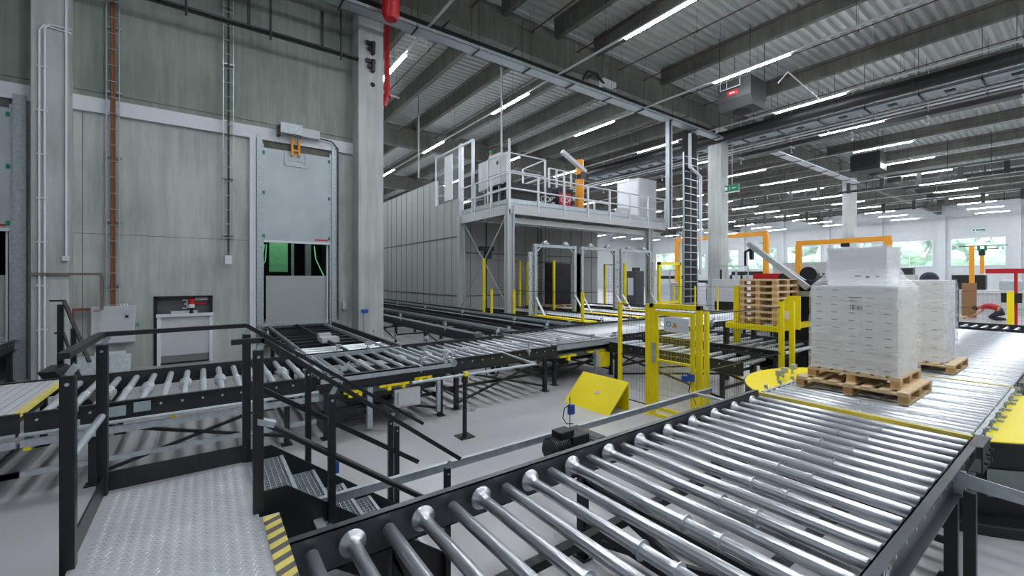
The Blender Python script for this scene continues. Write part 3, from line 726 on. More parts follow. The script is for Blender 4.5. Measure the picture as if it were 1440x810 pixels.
A5=conveyor('bright dense roller conveyor leading to the wrapping lanes',8.5,7.45,5.0,2.4,0,.9,.18,.1,('plain',),(),8,(.3,2.5,4.7),((.3,2.5,0),(2.5,4.7,0)),.045)
A6=conveyor('farthest bright roller conveyor section behind the yellow gate',13.55,7.7,7.5,2.4,0,.9,.18,.1,('plain',),(),8,(.3,2.5,4.7,7.2),((.3,2.5,0),),.045)
for t_ in (A5,A6):
    L_=5 if t_ is A5 else 7.5
    MB().tube((0,-.25,.78),(L_,-.25,.78),.022,8).build('guard_tube',M['galv'],t_); MB().box(0,L_,-.16,-.1,.58,.66).build('cable_duct',M['galv'],t_)
    for k in range(int(L_)): MB().cb(.5+k,-.14,.62,.2,.12,.16).build('drive_box',M['black'] if k%2 else M['galv'],t_)
# long dark chain conveyors along the panel building
for i,(xa,lab) in enumerate(((7.65,'dark twin track conveyor running back beside the square column'),(10.25,'dark twin track conveyor running back close to the panel building'))):
    t=thing('chain_conveyor',lab,'conveyor',(xa,9.9 if i else 9.75,0),PI/2); L_=24; W=1.85
    rails(t,L_,W,.9,M['black2'])
    for y in (.3,.92,1.55): MB().box(0,L_,y-.04,y+.04,.82,.9).box(0,L_,y-.012,y+.012,.9,.92).build('chain_track',M['galv'] if y!=.92 else M['black2'],t)
    mb=MB(); x=.3
    while x<L_: mb.box(x,x+.08,0,W,.7,.78); x+=.9
    mb.build('cross_beam',M['black'],t); legs(t,[.5+2.6*k for k in range(10)],W,.9)
    for k in range(3): xbrace(t,.5+5.2*k,3.1+5.2*k,W,.12,.68)
    MB().tube((0,W+.12,.99),(L_,W+.12,.99),.018,6).build('guard_tube',M['galv'],t)
    for k in range(5): MB().tube((1.5+3.5*k,W+.1,.9),(1.5+3.5*k,W+.1,1.15),.016,6).cb(1.5+3.5*k,W+.1,1.1,.12,.06,.1).build('sensor_bracket',M['galv'],t)
# wrapping lanes, plates, portals
for i,xa in enumerate((11.35,14.05,16.75)):
    conveyor('wrapping lane conveyor under the %s grey portal from the left'%ORD[i],xa+1.75,10.25,8.0,1.75,PI/2,.9,.25,.12,('plain',),(),8,(.5,4,7.6),(),.04,group=None)
    t=thing('portal_frame','grey steel portal frame over the %s wrapping lane from the left'%ORD[i],'portal',(xa-.22,13.8,0)); w=2.25
    MB().box(-.07,.07,-.07,.07,0,3.84).build('leg',M['galv'],t); MB().box(w-.07,w+.07,-.07,.07,0,3.84).build('leg',M['galv'],t)
    MB().bar((.0,0,3.77),(w,0,3.77),.12,.12).bar((.05,0,3.5),(.3,0,3.72),.06,.06).bar((w-.05,0,3.5),(w-.3,0,3.72),.06,.06).build('top_beam',M['galv'],t)
    mb=MB()
    for x in (-.25,w+.25) if i!=1 else (-.2,):
        mb.box(x-.08,x+.08,-.03,.03,.2,3.5); z=.3
        for k in range(16): mb.cb(x+(.06 if k%2 else -.06),-.05,.4+.2*k,.05,.07,.1)
    mb.build('sensor_column',M['offwhite'],t)
    for x in (0,w): MB().bar((x,-.07,1.62),(x,-.85,.62),.1,.03).build('strut',M['white'],t)
    MB().box(.4,.7,-.1,.1,3.84,3.92).lathe((.55,0,3.92),(0,0,1),[(0,.1),(.08,.07)],12).box(w-.7,w-.4,-.1,.1,3.84,3.92).lathe((w-.55,0,3.92),(0,0,1),[(0,.1),(.08,.07)],12).build('wrapper_drive',M['galv'],t)
for i,xa in enumerate((10.45,13.2,15.9)):
    t=thing('walkway_plate','yellow walkway plate beside the %s wrapping lane from the left'%ORD[i],'plate',(xa,10.4,0))
    MB().box(0,.75,0,3.2,.86,.92).build('plate',M['yellow'],t); mb=MB(); [mb.box(a,a+.06,b_,b_+.06,0,.86) for a in (.02,.67) for b_ in (.05,3.1)]; mb.build('leg',M['black'],t)
def underwork(t,L,W,seed):
    rr=random.Random(seed)
    for k in range(int(L*2.5)):
        x=rr.uniform(.15,L-.3); y=rr.uniform(.05,W*.7); z=rr.uniform(.4,.66); w=rr.uniform(.08,.26)
        if k%3==0: MB().lathe((x,y,z),(1,0,0),[(0,.05),(.02,.07),(w,.07),(w+.02,.04)],12).build('drive_motor',M['dark'],t)
        elif k%3==1: MB().box(x,x+w,y,y+.12,z,z+.1).build('drive_box',M['galv'],t,bev=.006)
        else: MB().path([(x,y,.72),(x+.05,y-.02,z),(x+.3,y+.02,z-.04),(x+.42,y,.7)],.012,6).build('cable',M['rubber'],t)
    MB().box(.05,L-.05,.06,.1,.36,.41).box(.05,L-.05,W-.1,W-.06,.36,.41).build('lower_rail',M['black'],t)
underwork(A2,2.1,2.1,1); underwork(A4,2.1,2.2,4); underwork(A3,2.7,2.0,8); underwork(A5,5,2.2,9); underwork(A6,7,2.2,5)
def clutter(t,xs,W,z=.95):
    for i,x in enumerate(xs):
        y=(-.1,W+.1)[i%2]; mb=MB().tube((x,y,z-.12),(x,y,z+.12),.014,6).cb(x+.03,y,z+.1,.1,.05,.06).cb(x-.02,y,z-.02,.06,.09,.05)
        if i%3==0: mb.tube((x,y,z+.12),(x+.12,y,z+.2),.01,6)
        mb.build('sensor_bracket',M['galv'],t)
clutter(A3,[.1,.6,1.9,2.6],2.05); clutter(A4,[.1,.5,1.2,1.9,2.0],2.3); clutter(A5,[.2,.9,1.6,2.4,3.1,3.9,4.7],2.4); clutter(A6,[.2,1.4,2.4,3.5,4.5],2.4); clutter(A2,[.3,.8,1.6],2.15); clutter(B,[.4,1.1,2.0,3.2,4.4,5.2],2.1); clutter(D,[.3,.8,1.6,2.2,3.1,3.9],1.96)
# E magazine conveyor
E_=conveyor('dark conveyor below the empty pallet magazine',11.6,3.75,3.4,2.1,PI/2,.9,.3,.15,('sleeve',),(),8,(.4,3.0),((.4,3.0,2.1),),.04)
for k in range(5): MB().box(.1+.65*k,.4+.65*k,2.12,2.3,.55,.8).build('drive_box',M['galv'] if k%2 else M['dark'],E_)
t=conveyor('dark conveyor section between the pallet magazine and the bright roller line',9.3,3.9,3.4,.0001+1.2,PI/2,.82,.3,.15,('sleeve',),(),8,(.4,3.0),((.4,3.0,1.2),),.04)

# ------------------------------------------------------------------ pallets
def pallet_parts(t,w,d,z=0):
    # w along x, d along y
    mb=MB()
    for x in (0,w/2-.07,w-.12): 
        pass
    n=7
    for k in range(n):
        y=k*(d-.12)/(n-1); mb.box(0,w,y,y+.11,z+.122,z+.144)
    mb.build('top_board',M['wood'],t)
    MB().box(0,.12,0,d,z+.1,z+.122).box(w/2-.06,w/2+.06,0,d,z+.1,z+.122).box(w-.12,w,0,d,z+.1,z+.122).build('stringer_board',M['wood'],t)
    for x in (0,w/2-.07,w-.14):
        for y in (0,d/2-.05,d-.1): MB().box(x+.002,x+.138,y+.002,y+.098,z+.022,z+.1).build('block',M['wood2'],t)
    MB().box(0,w,0,.1,z,z+.022).box(0,w,d/2-.05,d/2+.05,z,z+.022).box(0,w,d-.1,d,z,z+.022).build('bottom_board',M['wood'],t)
P1=thing('pallet','lower wooden pallet resting on the turntable rollers','pallet',(6.85,1.37,.906)); pallet_parts(P1,1.2,1.2)
P2=thing('pallet','smaller upper wooden pallet directly beneath the large wrapped load','pallet',(6.98,1.47,1.0505)); pallet_parts(P2,1.02,1.0)
P3=thing('pallet','wooden pallet under the smaller wrapped load on the far conveyor','pallet',(9.62,1.38,.906)); pallet_parts(P3,1.2,1.2)
base=None
zz=1.40
for k in range(7):
    t=thing('pallet','empty wooden pallet, %s from the bottom of the stack in the magazine'%ORD[k],'pallet',(10.2,4.2,zz+.1445*k),0,'empty pallets stacked in the magazine')
    if base is None: pallet_parts(t,1.2,.8); base=t
    else:
        for ch in [x for x in bpy.data.objects if x.parent==base]:
            c=ch.copy(); COL.objects.link(c); c.parent=t

# wrapped loads
def rrect(x0,x1,y0,y1,r,n=5):
    pts=[]
    for cx,cy,a0 in ((x1-r,y1-r,0),(x0+r,y1-r,90),(x0+r,y0+r,180),(x1-r,y0+r,270)):
        for k in range(n): a=math.radians(a0+90*k/(n-1)); pts.append((cx+r*math.cos(a),cy+r*math.sin(a)))
    out=[]
    for i in range(len(pts)):
        p,q=pts[i],pts[(i+1)%len(pts)]; L=math.hypot(q[0]-p[0],q[1]-p[1]); m=max(1,int(L/.05))
        for j in range(m): out.append((p[0]+(q[0]-p[0])*j/m,p[1]+(q[1]-p[1])*j/m))
    return out
def cartons(name,t,x0,x1,y0,y1,z0,z1,nx,ny,nz,marks=True):
    mb=MB(); g=.0006
    mb.box(x0+.01,x1-.01,y0+.01,y1-.01,z0+.002,z1-.01)
    for i in range(nx):
        for j in range(ny):
            for k in range(nz):
                if 0<i<nx-1 and 0<j<ny-1 and k<nz-1: continue
                mb.box(x0+(x1-x0)*i/nx+g,x0+(x1-x0)*(i+1)/nx-g,y0+(y1-y0)*j/ny+g,y0+(y1-y0)*(j+1)/ny-g,z0+(z1-z0)*k/nz+g,z0+(z1-z0)*(k+1)/nz-g)
    o=mb.build(name,M['box'],t)
    if marks:
        mb=MB()
        for k in range(nz):
            z=z0+(z1-z0)*(k+.55)/nz
            for j in range(ny):
                y=y0+(y1-y0)*(j+.5)/ny+random.uniform(-.012,.012); mb.box(x0-.0016,x0-.0005+.001,y-.035,y+.035,z-.004,z+.004)
        mb.build('print_mark',M['ink'],o)
    return o
def film(t,levels,seed,amp=.012):
    random.seed(seed); mb=MB(); rings=[]
    for (x0,x1,y0,y1,z,r) in levels: rings.append([(p[0],p[1],z) for p in rrect(x0,x1,y0,y1,r)])
    n=min(len(r) for r in rings)
    # resample to the same count by angle
    V=[]
    for R in rings:
        L=[0]
        for i in range(len(R)): a,b_=R[i],R[(i+1)%len(R)]; L.append(L[-1]+math.hypot(b_[0]-a[0],b_[1]-a[1]))
        T_=L[-1]; row=[]; i=0
        for k in range(110):
            s_=T_*k/110
            while L[i+1]<s_: i+=1
            f=(s_-L[i])/(L[i+1]-L[i]+1e-9); a,b_=R[i],R[(i+1)%len(R)]; row.append((a[0]+(b_[0]-a[0])*f,a[1]+(b_[1]-a[1])*f,a[2]))
        V.append(row)
    rows=[]
    for a,b_ in zip(V,V[1:]):
        m=max(1,int((b_[0][2]-a[0][2])/.035))
        for j in range(m): rows.append([tuple(p[c]+(q[c]-p[c])*j/m for c in range(3)) for p,q in zip(a,b_)])
    rows.append(V[-1])
    cx=(levels[0][0]+levels[0][1])/2; cy=(levels[0][2]+levels[0][3])/2
    from mathutils import noise
    out=[]
    for r_ in rows:
        for (x,y,z) in r_:
            d=Vector((x-cx,y-cy,0)).normalized(); s_=amp*(noise.noise(Vector((x*7+z*9,y*7+seed,z*11)))*.8+noise.noise(Vector((x*22+z*26,y*22,z*20)))*.5+.45)
            if d.y<-.55: s_+=amp*.9*noise.noise(Vector((x*5+z*5,1.3,z*34-x*22)))
            out.append((x+d.x*s_,y+d.y*s_,z))
    nr=len(rows); f=[(i*110+k,i*110+(k+1)%110,(i+1)*110+(k+1)%110,(i+1)*110+k) for i in range(nr-1) for k in range(110)]
    mb.add(out,f,True); mb.add([out[(nr-1)*110+k] for k in range(110)],[tuple(range(110))])
    return mb.build('stretch_film',M['film'],t)
Z1=1.1955
W1=thing('wrapped_load','large pallet load of white cartons in clear film with a narrower top block','pallet load',(0,0,0))
lo_=cartons('lower_carton_block',W1,7.02,7.98,1.5,2.44,Z1,2.33,3,5,11)
cartons('upper_carton_block',W1,7.25,7.86,1.66,2.31,2.332,2.86,2,2,5,False)
MB().box(7.017,7.018,1.86,2.0,2.175,2.185).box(7.017,7.018,1.91,1.99,2.13,2.15).build('printed_text',M['inkd'],W1)
mb=MB(); y=1.855; random.seed(2)
while y<1.985: w=random.choice((.004,.007,.011)); mb.box(7.017,7.018,y,y+w,2.02,2.07); y+=w+random.choice((.004,.006,.009))
mb.build('barcode',M['inkd'],W1)
MB().box(7.247,7.248,1.93,2.0,2.46,2.475).box(7.247,7.248,1.84,1.88,2.44,2.47).box(7.247,7.248,1.74,1.77,2.45,2.47).build('printed_text',M['ink'],W1)
film(W1,[(6.99,8.01,1.47,2.47,Z1-.0,.05),(6.985,8.03,1.455,2.47,1.6,.05),(7.0,8.02,1.46,2.46,2.2,.04),(7.01,7.99,1.49,2.45,2.34,.05),(7.17,7.9,1.6,2.36,2.46,.06),(7.235,7.875,1.645,2.325,2.56,.03),(7.235,7.875,1.645,2.325,2.875,.03)],3)
W2=thing('wrapped_load','smaller wrapped load of white cartons behind the large one','pallet load',(0,0,0))
cartons('carton_block',W2,9.8,10.68,1.52,2.42,1.052,2.4,3,4,9)
film(W2,[(9.78,10.7,1.5,2.44,1.052,.04),(9.77,10.72,1.49,2.45,1.7,.05),(9.78,10.7,1.5,2.44,2.41,.04)],11,.02)

# ------------------------------------------------------------------ platform and stairs
S=thing('crossover_platform','steel crossover platform with black handrails and grated stairs','platform',(0,0,0))
px0,px1,py0,py1=-.55,.375,.2,3.96
MB().box(px0,px1,py0,2.98,.97,1.0).box(px0,.27,2.98,py1,.97,1.0).build('deck',M['diamond'],S)
mb=MB(); r_=0; yy=py0+.03
while yy<py1-.03:
    xx=px0+.06+(.02 if r_%2 else 0); c_=0
    while xx<(px1-.11 if 2.2<yy<2.98 else (px1-.03 if yy<2.2 else .25)):
        a=.7 if (r_+c_)%2 else -.7; dx,dy=.011*math.cos(a),.011*math.sin(a); ex,ey=-.0028*math.sin(a),.0028*math.cos(a)
        mb.add([(xx-dx,yy-dy,1.0),(xx+ex,yy+ey,1.0),(xx+dx,yy+dy,1.0),(xx-ex,yy-ey,1.0),(xx,yy,1.0022)],[(0,3,4),(3,2,4),(2,1,4),(1,0,4)])
        xx+=.028; c_+=1
    yy+=.024; r_+=1
mb.build('tread_pattern',M['diamond'],S); 
MB().box(px0-.02,px1,py0,.6,.82,.968).box(px0-.02,px1,.6,2.85,.955,.968).box(px0-.02,.27,2.85,py1+.02,.82,.968).build('deck_frame',M['black'],S)
MB().box(px0-.0,px0+.01,3.03,py1,1.0,1.13).build('toe_board',M['black'],S); MB().box(px0,.27,py1-.01,py1,1.0,1.13).build('toe_board',M['black'],S)
mb=MB().box(px1-.09,px1+.0,2.2,2.96,1.001,1.003)
hz=mb.build('hazard_strip',M['yell2'],S)
mb=MB()
for k in range(7):
    y=2.22+.105*k; mb.add([(px1-.09,y,1.0035),(px1,y+.045,1.0035),(px1,y+.095,1.0035),(px1-.09,y+.05,1.0035)],[(0,1,2,3)])
mb.build('hazard_stripe',mat('stripe_grey',(95,95,95),.6),hz)
for x in (px0+.05,.22):
    for y in (.4,3.85): MB().box(x-.035,x+.035,y-.035,y+.035,0,.82).build('leg',M['black'],S)
# posts: (x,y,z0,z1)
for (x,y,z0,z1) in ((px0,3.02,.86,1.96),(px0,3.9,.86,2.0),(.27,3.96,.86,2.0),(.27,3.06,.86,2.0),(.70,3.06,.80,1.66),(.72,3.98,.80,1.66),(1.44,3.98,0.28,1.1),(1.5,3.98,0.0,1.02),(1.57,3.06,0,.93)):
    w=.056 if x<.5 else .045
    MB().box(x-w/2,x+w/2,y-w/2,y+w/2,z0,z1).build('post',M['black'],S,bev=.003)
    MB().bar((x,y,z1),(x+.03,y,z1+.05),.02,.03).tube((x,y-w/2-.004,z1-.04),(x,y+w/2+.004,z1-.04),.009,8).build('post_bracket',M['galv'],S)
mb=MB().bar((px0,2.93,2.07),(px0,3.9,2.07),.045,.03).bar((px0,3.9,2.07),(.27,3.96,2.07),.04,.03).bar((.27,3.96,2.07),(1.77,3.98,.99),.04,.03)
mb.build('handrail',M['black'],S)
MB().bar((.13,3.06,2.06),(.30,3.06,2.06),.04,.03).bar((.29,3.06,2.065),(1.68,3.06,.98),.04,.03).build('handrail',M['black'],S)
MB().tube((px0,3.05,1.53),(px0,3.87,1.53),.021,10).build('mid_rail',M['galv'],S)
MB().bar((.27,3.98,1.62),(1.72,3.98,.62),.03,.04).build('mid_rail',M['black'],S)
MB().tube((.30,3.06,1.55),(1.6,3.06,.58),.022,10).build('mid_rail',M['black'],S)
MB().bar((.25,3.06,1.57),(.36,3.04,1.53),.05,.035).build('rail_cap',M['galv'],S)
for y in (3.1,3.92):
    MB().prism([(.28,1.10),(.44,1.10),(1.62,.2),(1.62,0),(1.36,0),(.28,.76)],y-.006,y+.006,'y').build('stringer',M['black'],S)
def tread(w,d):
    mb=MB().box(0,.02,0,w,-.03,.004).box(d-.004,d,0,w,-.03,0)
    y=0
    while y<w: mb.box(0,d,y,y+.006,-.03,0); y+=.042
    x=.034
    while x<d: mb.box(x,x+.005,0,w,-.015,-.001); x+=.034
    return mb.mesh('tread',M['galv'])
tm=tread(.8,.25)
for k in range(5):
    inst('tread',tm,S,(.27+.235*k,3.11,1.0-.18*k),(0,0,0))
    MB().box(.27+.235*k+.225,.27+.235*k+.25,3.11,3.91,1.0-.18*k-.03,1.0-.18*k+.006).build('tread_nosing',M['galv'],S)
# second crossover far left
t=thing('stair_railing','black stair railing of the far crossover before the control cabinet','railing',(-2.1,11.0,0))
MB().box(-.04,.04,-.04,.04,0,1.96).build('post',M['black'],t); MB().box(.2,.27,-.42,-.35,0,1.55).build('post',M['black'],t)
MB().bar((-.14,.0,2.03),(.05,0,2.03),.05,.03).bar((.04,0,2.03),(.5,-.82,1.0),.05,.035).build('handrail',M['black'],t)
MB().bar((-.08,0,1.45),(.04,0,1.45),.04,.03).bar((.03,0,1.45),(.4,-.7,.6),.04,.03).build('mid_rail',M['black'],t)
MB().prism([(-.1,.9),(.1,.9),(.8,0),(.45,0)],-.9,-.1,'y').build('stringer',M['black'],t)
t=thing('roller_conveyor','dark conveyor leaving the left door at the picture edge','conveyor',(-3.7,9.2,0),PI/2)
rails(t,6.2,2.1,.9,M['black2']); 
for k in range(26): inst('roller',rmesh(2.1,'plain',8),t,(.12+.24*k,0,.86))
legs(t,(.5,3,5.8),2.1,.9)

# ------------------------------------------------------------------ yellow guard, gate, fences
o=thing('floor_wedge','yellow wedge shaped guard on the floor near the gate','guard',(5.78,5.1,0))
MB().add([(0,0,0),(.5,0,.5),(.5,.02,.5),(0,.02,0)],[(0,1,2,3)])
MB().prism([(0,0),(.012,0),(.55,.50),(.55,.52),(.53,.52)],0,1.15,'y').build('slope_plate',M['yellow'],o)
MB().box(.53,.55,0,1.15,0,.5).build('back_plate',M['yellow'],o)
MB().prism([(.265,.27),(.265,.271),(.266,.271)],.6,.61,'y')
n_=Vector((-.50,0,.53)).normalized()
for r_,m_,k in ((.05,M['white'],0),(.044,M['red'],.002),(.034,M['white'],.004)):
    MB().lathe(Vector((.27,.52,.268))+n_*(k-.001),n_,[(0,r_),(.002,r_)],20).build('warning_sticker',m_,o)
MB().bar(Vector((.27,.52,.268))+n_*.006+Vector((0,-.02,0)),Vector((.27,.52,.268))+n_*.006+Vector((0,.02,0)),.008,.002).build('sticker_symbol',M['inkd'],o)
G=thing('yellow_gate','yellow framed safety gate with wire mesh and warning sign','gate',(6.5,3.82,0))
GW=.9
MB().box(-.035,.035,-.04,.05,0,1.99).build('gate_post',M['yellow'],G,bev=.004); MB().box(-.035,.035,GW-.05,GW+.04,0,1.99).build('gate_post',M['yellow'],G,bev=.004)
MB().box(-.035,.035,-.04,GW+.04,1.91,1.99).build('lintel',M['yellow'],G,bev=.004); MB().box(-.03,.03,.05,GW-.05,.0,.05).build('sill_bar',M['yellow'],G)
dl=MB().box(-.05,-.01,.07,.14,.12,1.86).box(-.05,-.01,GW-.14,GW-.07,.12,1.86).box(-.05,-.01,.14,GW-.14,1.79,1.86).box(-.05,-.01,.14,GW-.14,.98,1.02).box(-.05,-.01,.14,GW-.14,.12,.18).build('gate_leaf',M['yellow'],G,bev=.003)
mb=MB(); z=.2
while z<1.8: mb.tube((-.03,.14,z),(-.03,GW-.14,z),.0025,5); z+=.1
y=.16
while y<GW-.14: mb.tube((-.03,y,.18),(-.03,y,1.79),.0018,5); y+=.03
mb.build('wire_mesh',M['yellow'],dl)
MB().box(-.075,-.05,GW-.1,GW-.04,.95,1.3).build('lock_plate',M['galv'],G)
sg=MB().box(-.062,-.055,.16,.62,1.52,1.76).build('warning_sign',M['white'],G)
MB().lathe((-.066,.53,1.65),(1,0,0),[(0,.045),(.003,.045)],20).build('sign_symbol',M['inkd'],sg); MB().lathe((-.0675,.53,1.65),(1,0,0),[(0,.034),(.003,.034)],20).build('sign_symbol',M['white'],sg)
MB().add([(-.067,.36,1.60),(-.067,.46,1.60),(-.067,.41,1.695)],[(0,1,2)]).build('warning_triangle',M['orange'],sg)
MB().bar((-.068,.41,1.62),(-.068,.41,1.67),.008,.002).build('exclamation_mark',M['inkd'],sg)
MB().cb(-.09,.1,.82,.05,.1,.12).cb(-.08,.22,.78,.05,.08,.1).build('safety_switch',M['blue'],G); MB().path([(-.1,.1,.76),(-.12,.12,.6),(-.1,.05,.5),(-.14,-.02,.42)],.006,6).build('switch_cable',M['black'],G)
def fence(label,pts,z1=1.98,z0=0.,mesh=True,pw=.06,dens=.25,mesh_z0=.15):
    t=thing('safety_fence',label,'fence',(pts[0][0],pts[0][1],0)); ox,oy=pts[0]
    for (x,y) in pts: MB().box(x-ox-pw/2,x-ox+pw/2,y-oy-pw/2,y-oy+pw/2,z0,z1).box(x-ox-pw,x-ox+pw,y-oy-pw,y-oy+pw,z0,z0+.01).build('post',M['yellow'],t)
    if mesh:
        mb=MB()
        for (a,b_) in zip(pts,pts[1:]):
            A_=Vector((a[0]-ox,a[1]-oy,0)); B_=Vector((b_[0]-ox,b_[1]-oy,0))
            for z in (z0+mesh_z0,(z0+z1)/2,z1-.04): mb.bar(A_+Vector((0,0,z)),B_+Vector((0,0,z)),.018,.018)
            L_=(B_-A_).length; q=dens
            while q<L_: P_=A_+(B_-A_)*(q/L_); mb.tube(P_+Vector((0,0,z0+mesh_z0)),P_+Vector((0,0,z1-.04)),.002,4); q+=dens
            z=z0+mesh_z0
            while z<z1-.05: mb.tube(A_+Vector((0,0,z)),B_+Vector((0,0,z)),.0018,4); z+=.2
        mb.build('wire_mesh',M['black'],t)
    return t
fence('fence section between the yellow gate and the conveyor line',[(6.5,4.82),(6.5,5.45)],1.98,dens=.06)
fence('fence with double yellow posts behind the turntable',[(9.3,3.74),(9.34,3.57)],1.97,mesh=False,pw=.08)
fence('fence running from the yellow gate behind the turntable',[(6.53,3.72),(9.25,3.74)],1.9,dens=.08)
fence('low fence in front of the white machine cabinets',[(20.6,13.6),(21.0,12.6),(21.4,11.6),(21.2,10.5)],2.0,dens=.12)
fence('fence with yellow posts at the foot of the mezzanine',[(9.96,15.3),(11.1,15.3)],1.95,pw=.08)
fence('low yellow post fence before the wrapping lanes',[(10.35,14.2),(10.37,10.3)],1.95,pw=.08,dens=.12)
fence('tall fence around the wrapping machines with slim yellow posts',[(10.2,16.3),(13.2,17.6),(14.2,18.3),(15.0,18.6),(16.1,18.6),(17.4,18.6)],3.3,pw=.09,dens=.3)
fence('tall fence between the wrapping lanes',[(13.5,15.3),(13.6,17.2),(16.2,16.2),(16.4,17.4)],3.25,pw=.09,dens=.3)
fence('tall fence beyond the last wrapping lane',[(19.2,15.8),(19.6,17.6),(21.5,17.6)],3.25,pw=.12,dens=.3)
fence('tall wire fence with broad yellow and black post by the kneeling worker',[(31.7,-4.0),(31.7,2.64),(31.7,9.5)],1.78,pw=.22,dens=.15)
t=thing('fence_gate','yellow framed door at the end of the wrapping area','gate',(19.0,13.4,0))
MB().box(-.07,.07,-.07,.07,0,3.25).box(1.75,1.89,-.07,.07,0,3.25).box(-.07,1.89,-.07,.07,3.1,3.25).box(.1,1.7,-.04,.04,1.1,1.2).build('frame',M['yellow'],t)
# dark wrapped pallet in a lane
t=thing('wrapped_load','tall load in dark shiny film waiting in the second lane','pallet load',(14.3,16.1,.905))
pallet_parts(t,1.2,1.0); MB().box(.06,1.14,.06,.94,.146,2.3).build('film_block',mat('dark_film',(44,44,48),.25,.2,.3,12,.8,14),t,bev=.05)

# ------------------------------------------------------------------ panel building and mezzanine
PB=thing('panel_building','grey panel clad enclosure behind the long conveyors','building',(10.7,19.4,0))
MB().box(0,10.2,0,12,0,5.4).build('low_block',M['panel'],PB)
MB().box(0,.18,2.9,26,5.4,7.95).box(0,.18,0,2.9,5.4,6.5).box(0,.18,12,26,0,5.4).build('side_wall',M['panel'],PB)
mb=MB(); y=.0
while y<26: mb.box(-.012,0,y,y+.02,.0,7.95 if y>2.9 else 6.5); y+=.9
for z in (1.45,4.55): mb.box(-.02,0,0,26,z,z+.06)
x=.6
while x<10.2: mb.box(x,x+.02,-.012,0,0,5.4); x+=.9
for z in (1.45,3.7): mb.box(0,10.2,-.02,0,z,z+.05)
mb.build('panel_joint',M['conc_dk'],PB)
MZ=thing('mezzanine','light grey steel mezzanine with white railings above the wrapping lanes','mezzanine',(10.7,15.0,0)); DX=11.1
MB().box(0,DX,0,4.38,5.58,5.66).build('deck',M['galv'],MZ); MB().box(0,DX,-.06,.04,5.2,5.62).box(-.06,.04,0,4.38,5.2,5.62).box(DX-.04,DX+.06,0,4.38,5.3,5.62).build('edge_beam',M['offwhite'],MZ)
mb=MB(); [mb.box(x,x+.12,.1,4.3,5.35,5.57) for x in (1.8,3.6,5.4,7.2,9.0)]; mb.box(.1,DX,2.1,2.25,5.1,5.35).box(.1,DX,.25,.4,4.85,5.1); mb.build('floor_joist',M['offwhite'],MZ)
for (x,y) in ((.0,.02),(.0,4.3),(9.8,.1),(5.5,4.3)):
    w=.17; MB().box(x-w,x-w+.05,y-.14,y+.14,0,5.58).box(x+w-.05,x+w,y-.14,y+.14,0,5.58).box(x-w,x+w,y-.02,y+.02,0,5.58).build('column',M['offwhite'],MZ)
MB().bar((0,.1,5.3),(0,4.2,1.0),.05,.05).bar((.06,4.2,5.3),(.06,.1,1.0),.05,.05).build('wind_brace',M['galv'],MZ)
MB().box(0,DX,-.03,.0,5.66,5.86).box(-.03,0,0,4.38,5.66,5.86).build('toe_board',M['galv'],MZ)
def railing(pts,n,h,z,name='railing',mats=None,tall=False):
    mb=MB()
    for (a,b_) in zip(pts,pts[1:]):
        A_=Vector((a[0],a[1],z)); B_=Vector((b_[0],b_[1],z))
        for hh in ((h,h*.5) if not tall else (h,h*.66,h*.33)): mb.tube(A_+Vector((0,0,hh)),B_+Vector((0,0,hh)),.035,8)
    mb.build('handrail',M['white'],MZ)
    for (a,b_) in zip(pts,pts[1:]):
        m=max(1,round((Vector(b_)-Vector(a)).length/n))
        for k in range(0 if a is pts[0] else 1,m+1):
            x=a[0]+(b_[0]-a[0])*k/m; y=a[1]+(b_[1]-a[1])*k/m; MB().box(x-.04,x+.04,y-.04,y+.04,z-.25,z+h).build('railing_post',M['white'],MZ)
railing([(-.04,4.3),(-.04,-.04),(DX,-.04)],1.5,1.35,5.62)
railing([(.3,2.2),(.3,.6),(2.5,.6),(2.7,2.6)],2.2,2.35,5.7,tall=True)
railing([(3.0,.9),(5.0,.9)],.5,2.1,5.7,tall=True)
railing([(5.4,2.6),(9.3,2.6)],1.3,1.2,5.7)
MB().box(-.05,.1,4.2,4.35,5.6,9.3).box(-.05,.1,3.1,3.2,5.6,9.2).box(-.02,.06,3.1,4.3,9.15,9.25).box(-.13,-.05,-.13,-.05,5.4,8.4).build('screen_frame',M['white'],MZ)
MB().box(.0,.03,.15,2.9,6.5,9.2).build('clear_screen',M['clear'],PB)
MB().box(-.02,.05,.1,.16,6.5,9.3).box(-.02,.05,2.85,2.9,6.5,9.3).box(-.02,.05,.1,2.9,9.2,9.26).build('screen_frame',M['white'],PB); MB().box(-.04,-.01,.8,1.7,6.6,9.0).build('frosted_panel',M['white'],PB)
t=thing('switch_cabinet','grey switch cabinet with green beacon on the mezzanine corner','cabinet',(11.0,16.2,6.75))
MB().box(0,.5,0,.95,0,1.45).build('body',M['offwhite'],t,bev=.01); MB().box(0,.45,1.0,1.9,-.1,1.3).build('body_extension',M['offwhite'],t,bev=.01); MB().cb(-.01,.2,1.0,.02,.14,.16).build('display',M['black'],t)
MB().tube((.2,1.1,1.3),(.2,1.1,1.6),.05,10).build('beacon_red',M['orange'],t); MB().tube((.2,1.1,1.6),(.2,1.1,1.8),.05,10).build('beacon_green',M['green'],t); MB().box(.1,.2,.2,.3,-1.08,0).box(.1,.2,1.4,1.5,-1.08,-.1).build('stand',M['galv'],t)
t=thing('winder_machine','black machine with red and white lettered panels on the mezzanine','machine',(11.2,15.8,5.67))
MB().box(0,2.6,.0,1.6,0,1.15).build('body',M['dark'],t); MB().box(2.9,3.9,-.1,1.2,.0,1.1).build('side_body',M['dark'],t)
rp=MB().box(2.95,3.75,-.14,-.11,.25,.95).build('red_panel',M['red'],t)
text_part('lettering','OOP',M['white'],t,(3.4,-.15,.6),.34,(PI/2,0,0)); text_part('lettering','OOP',M['white'],t,(2.25,-.02,.55),.36,(PI/2,0,0))
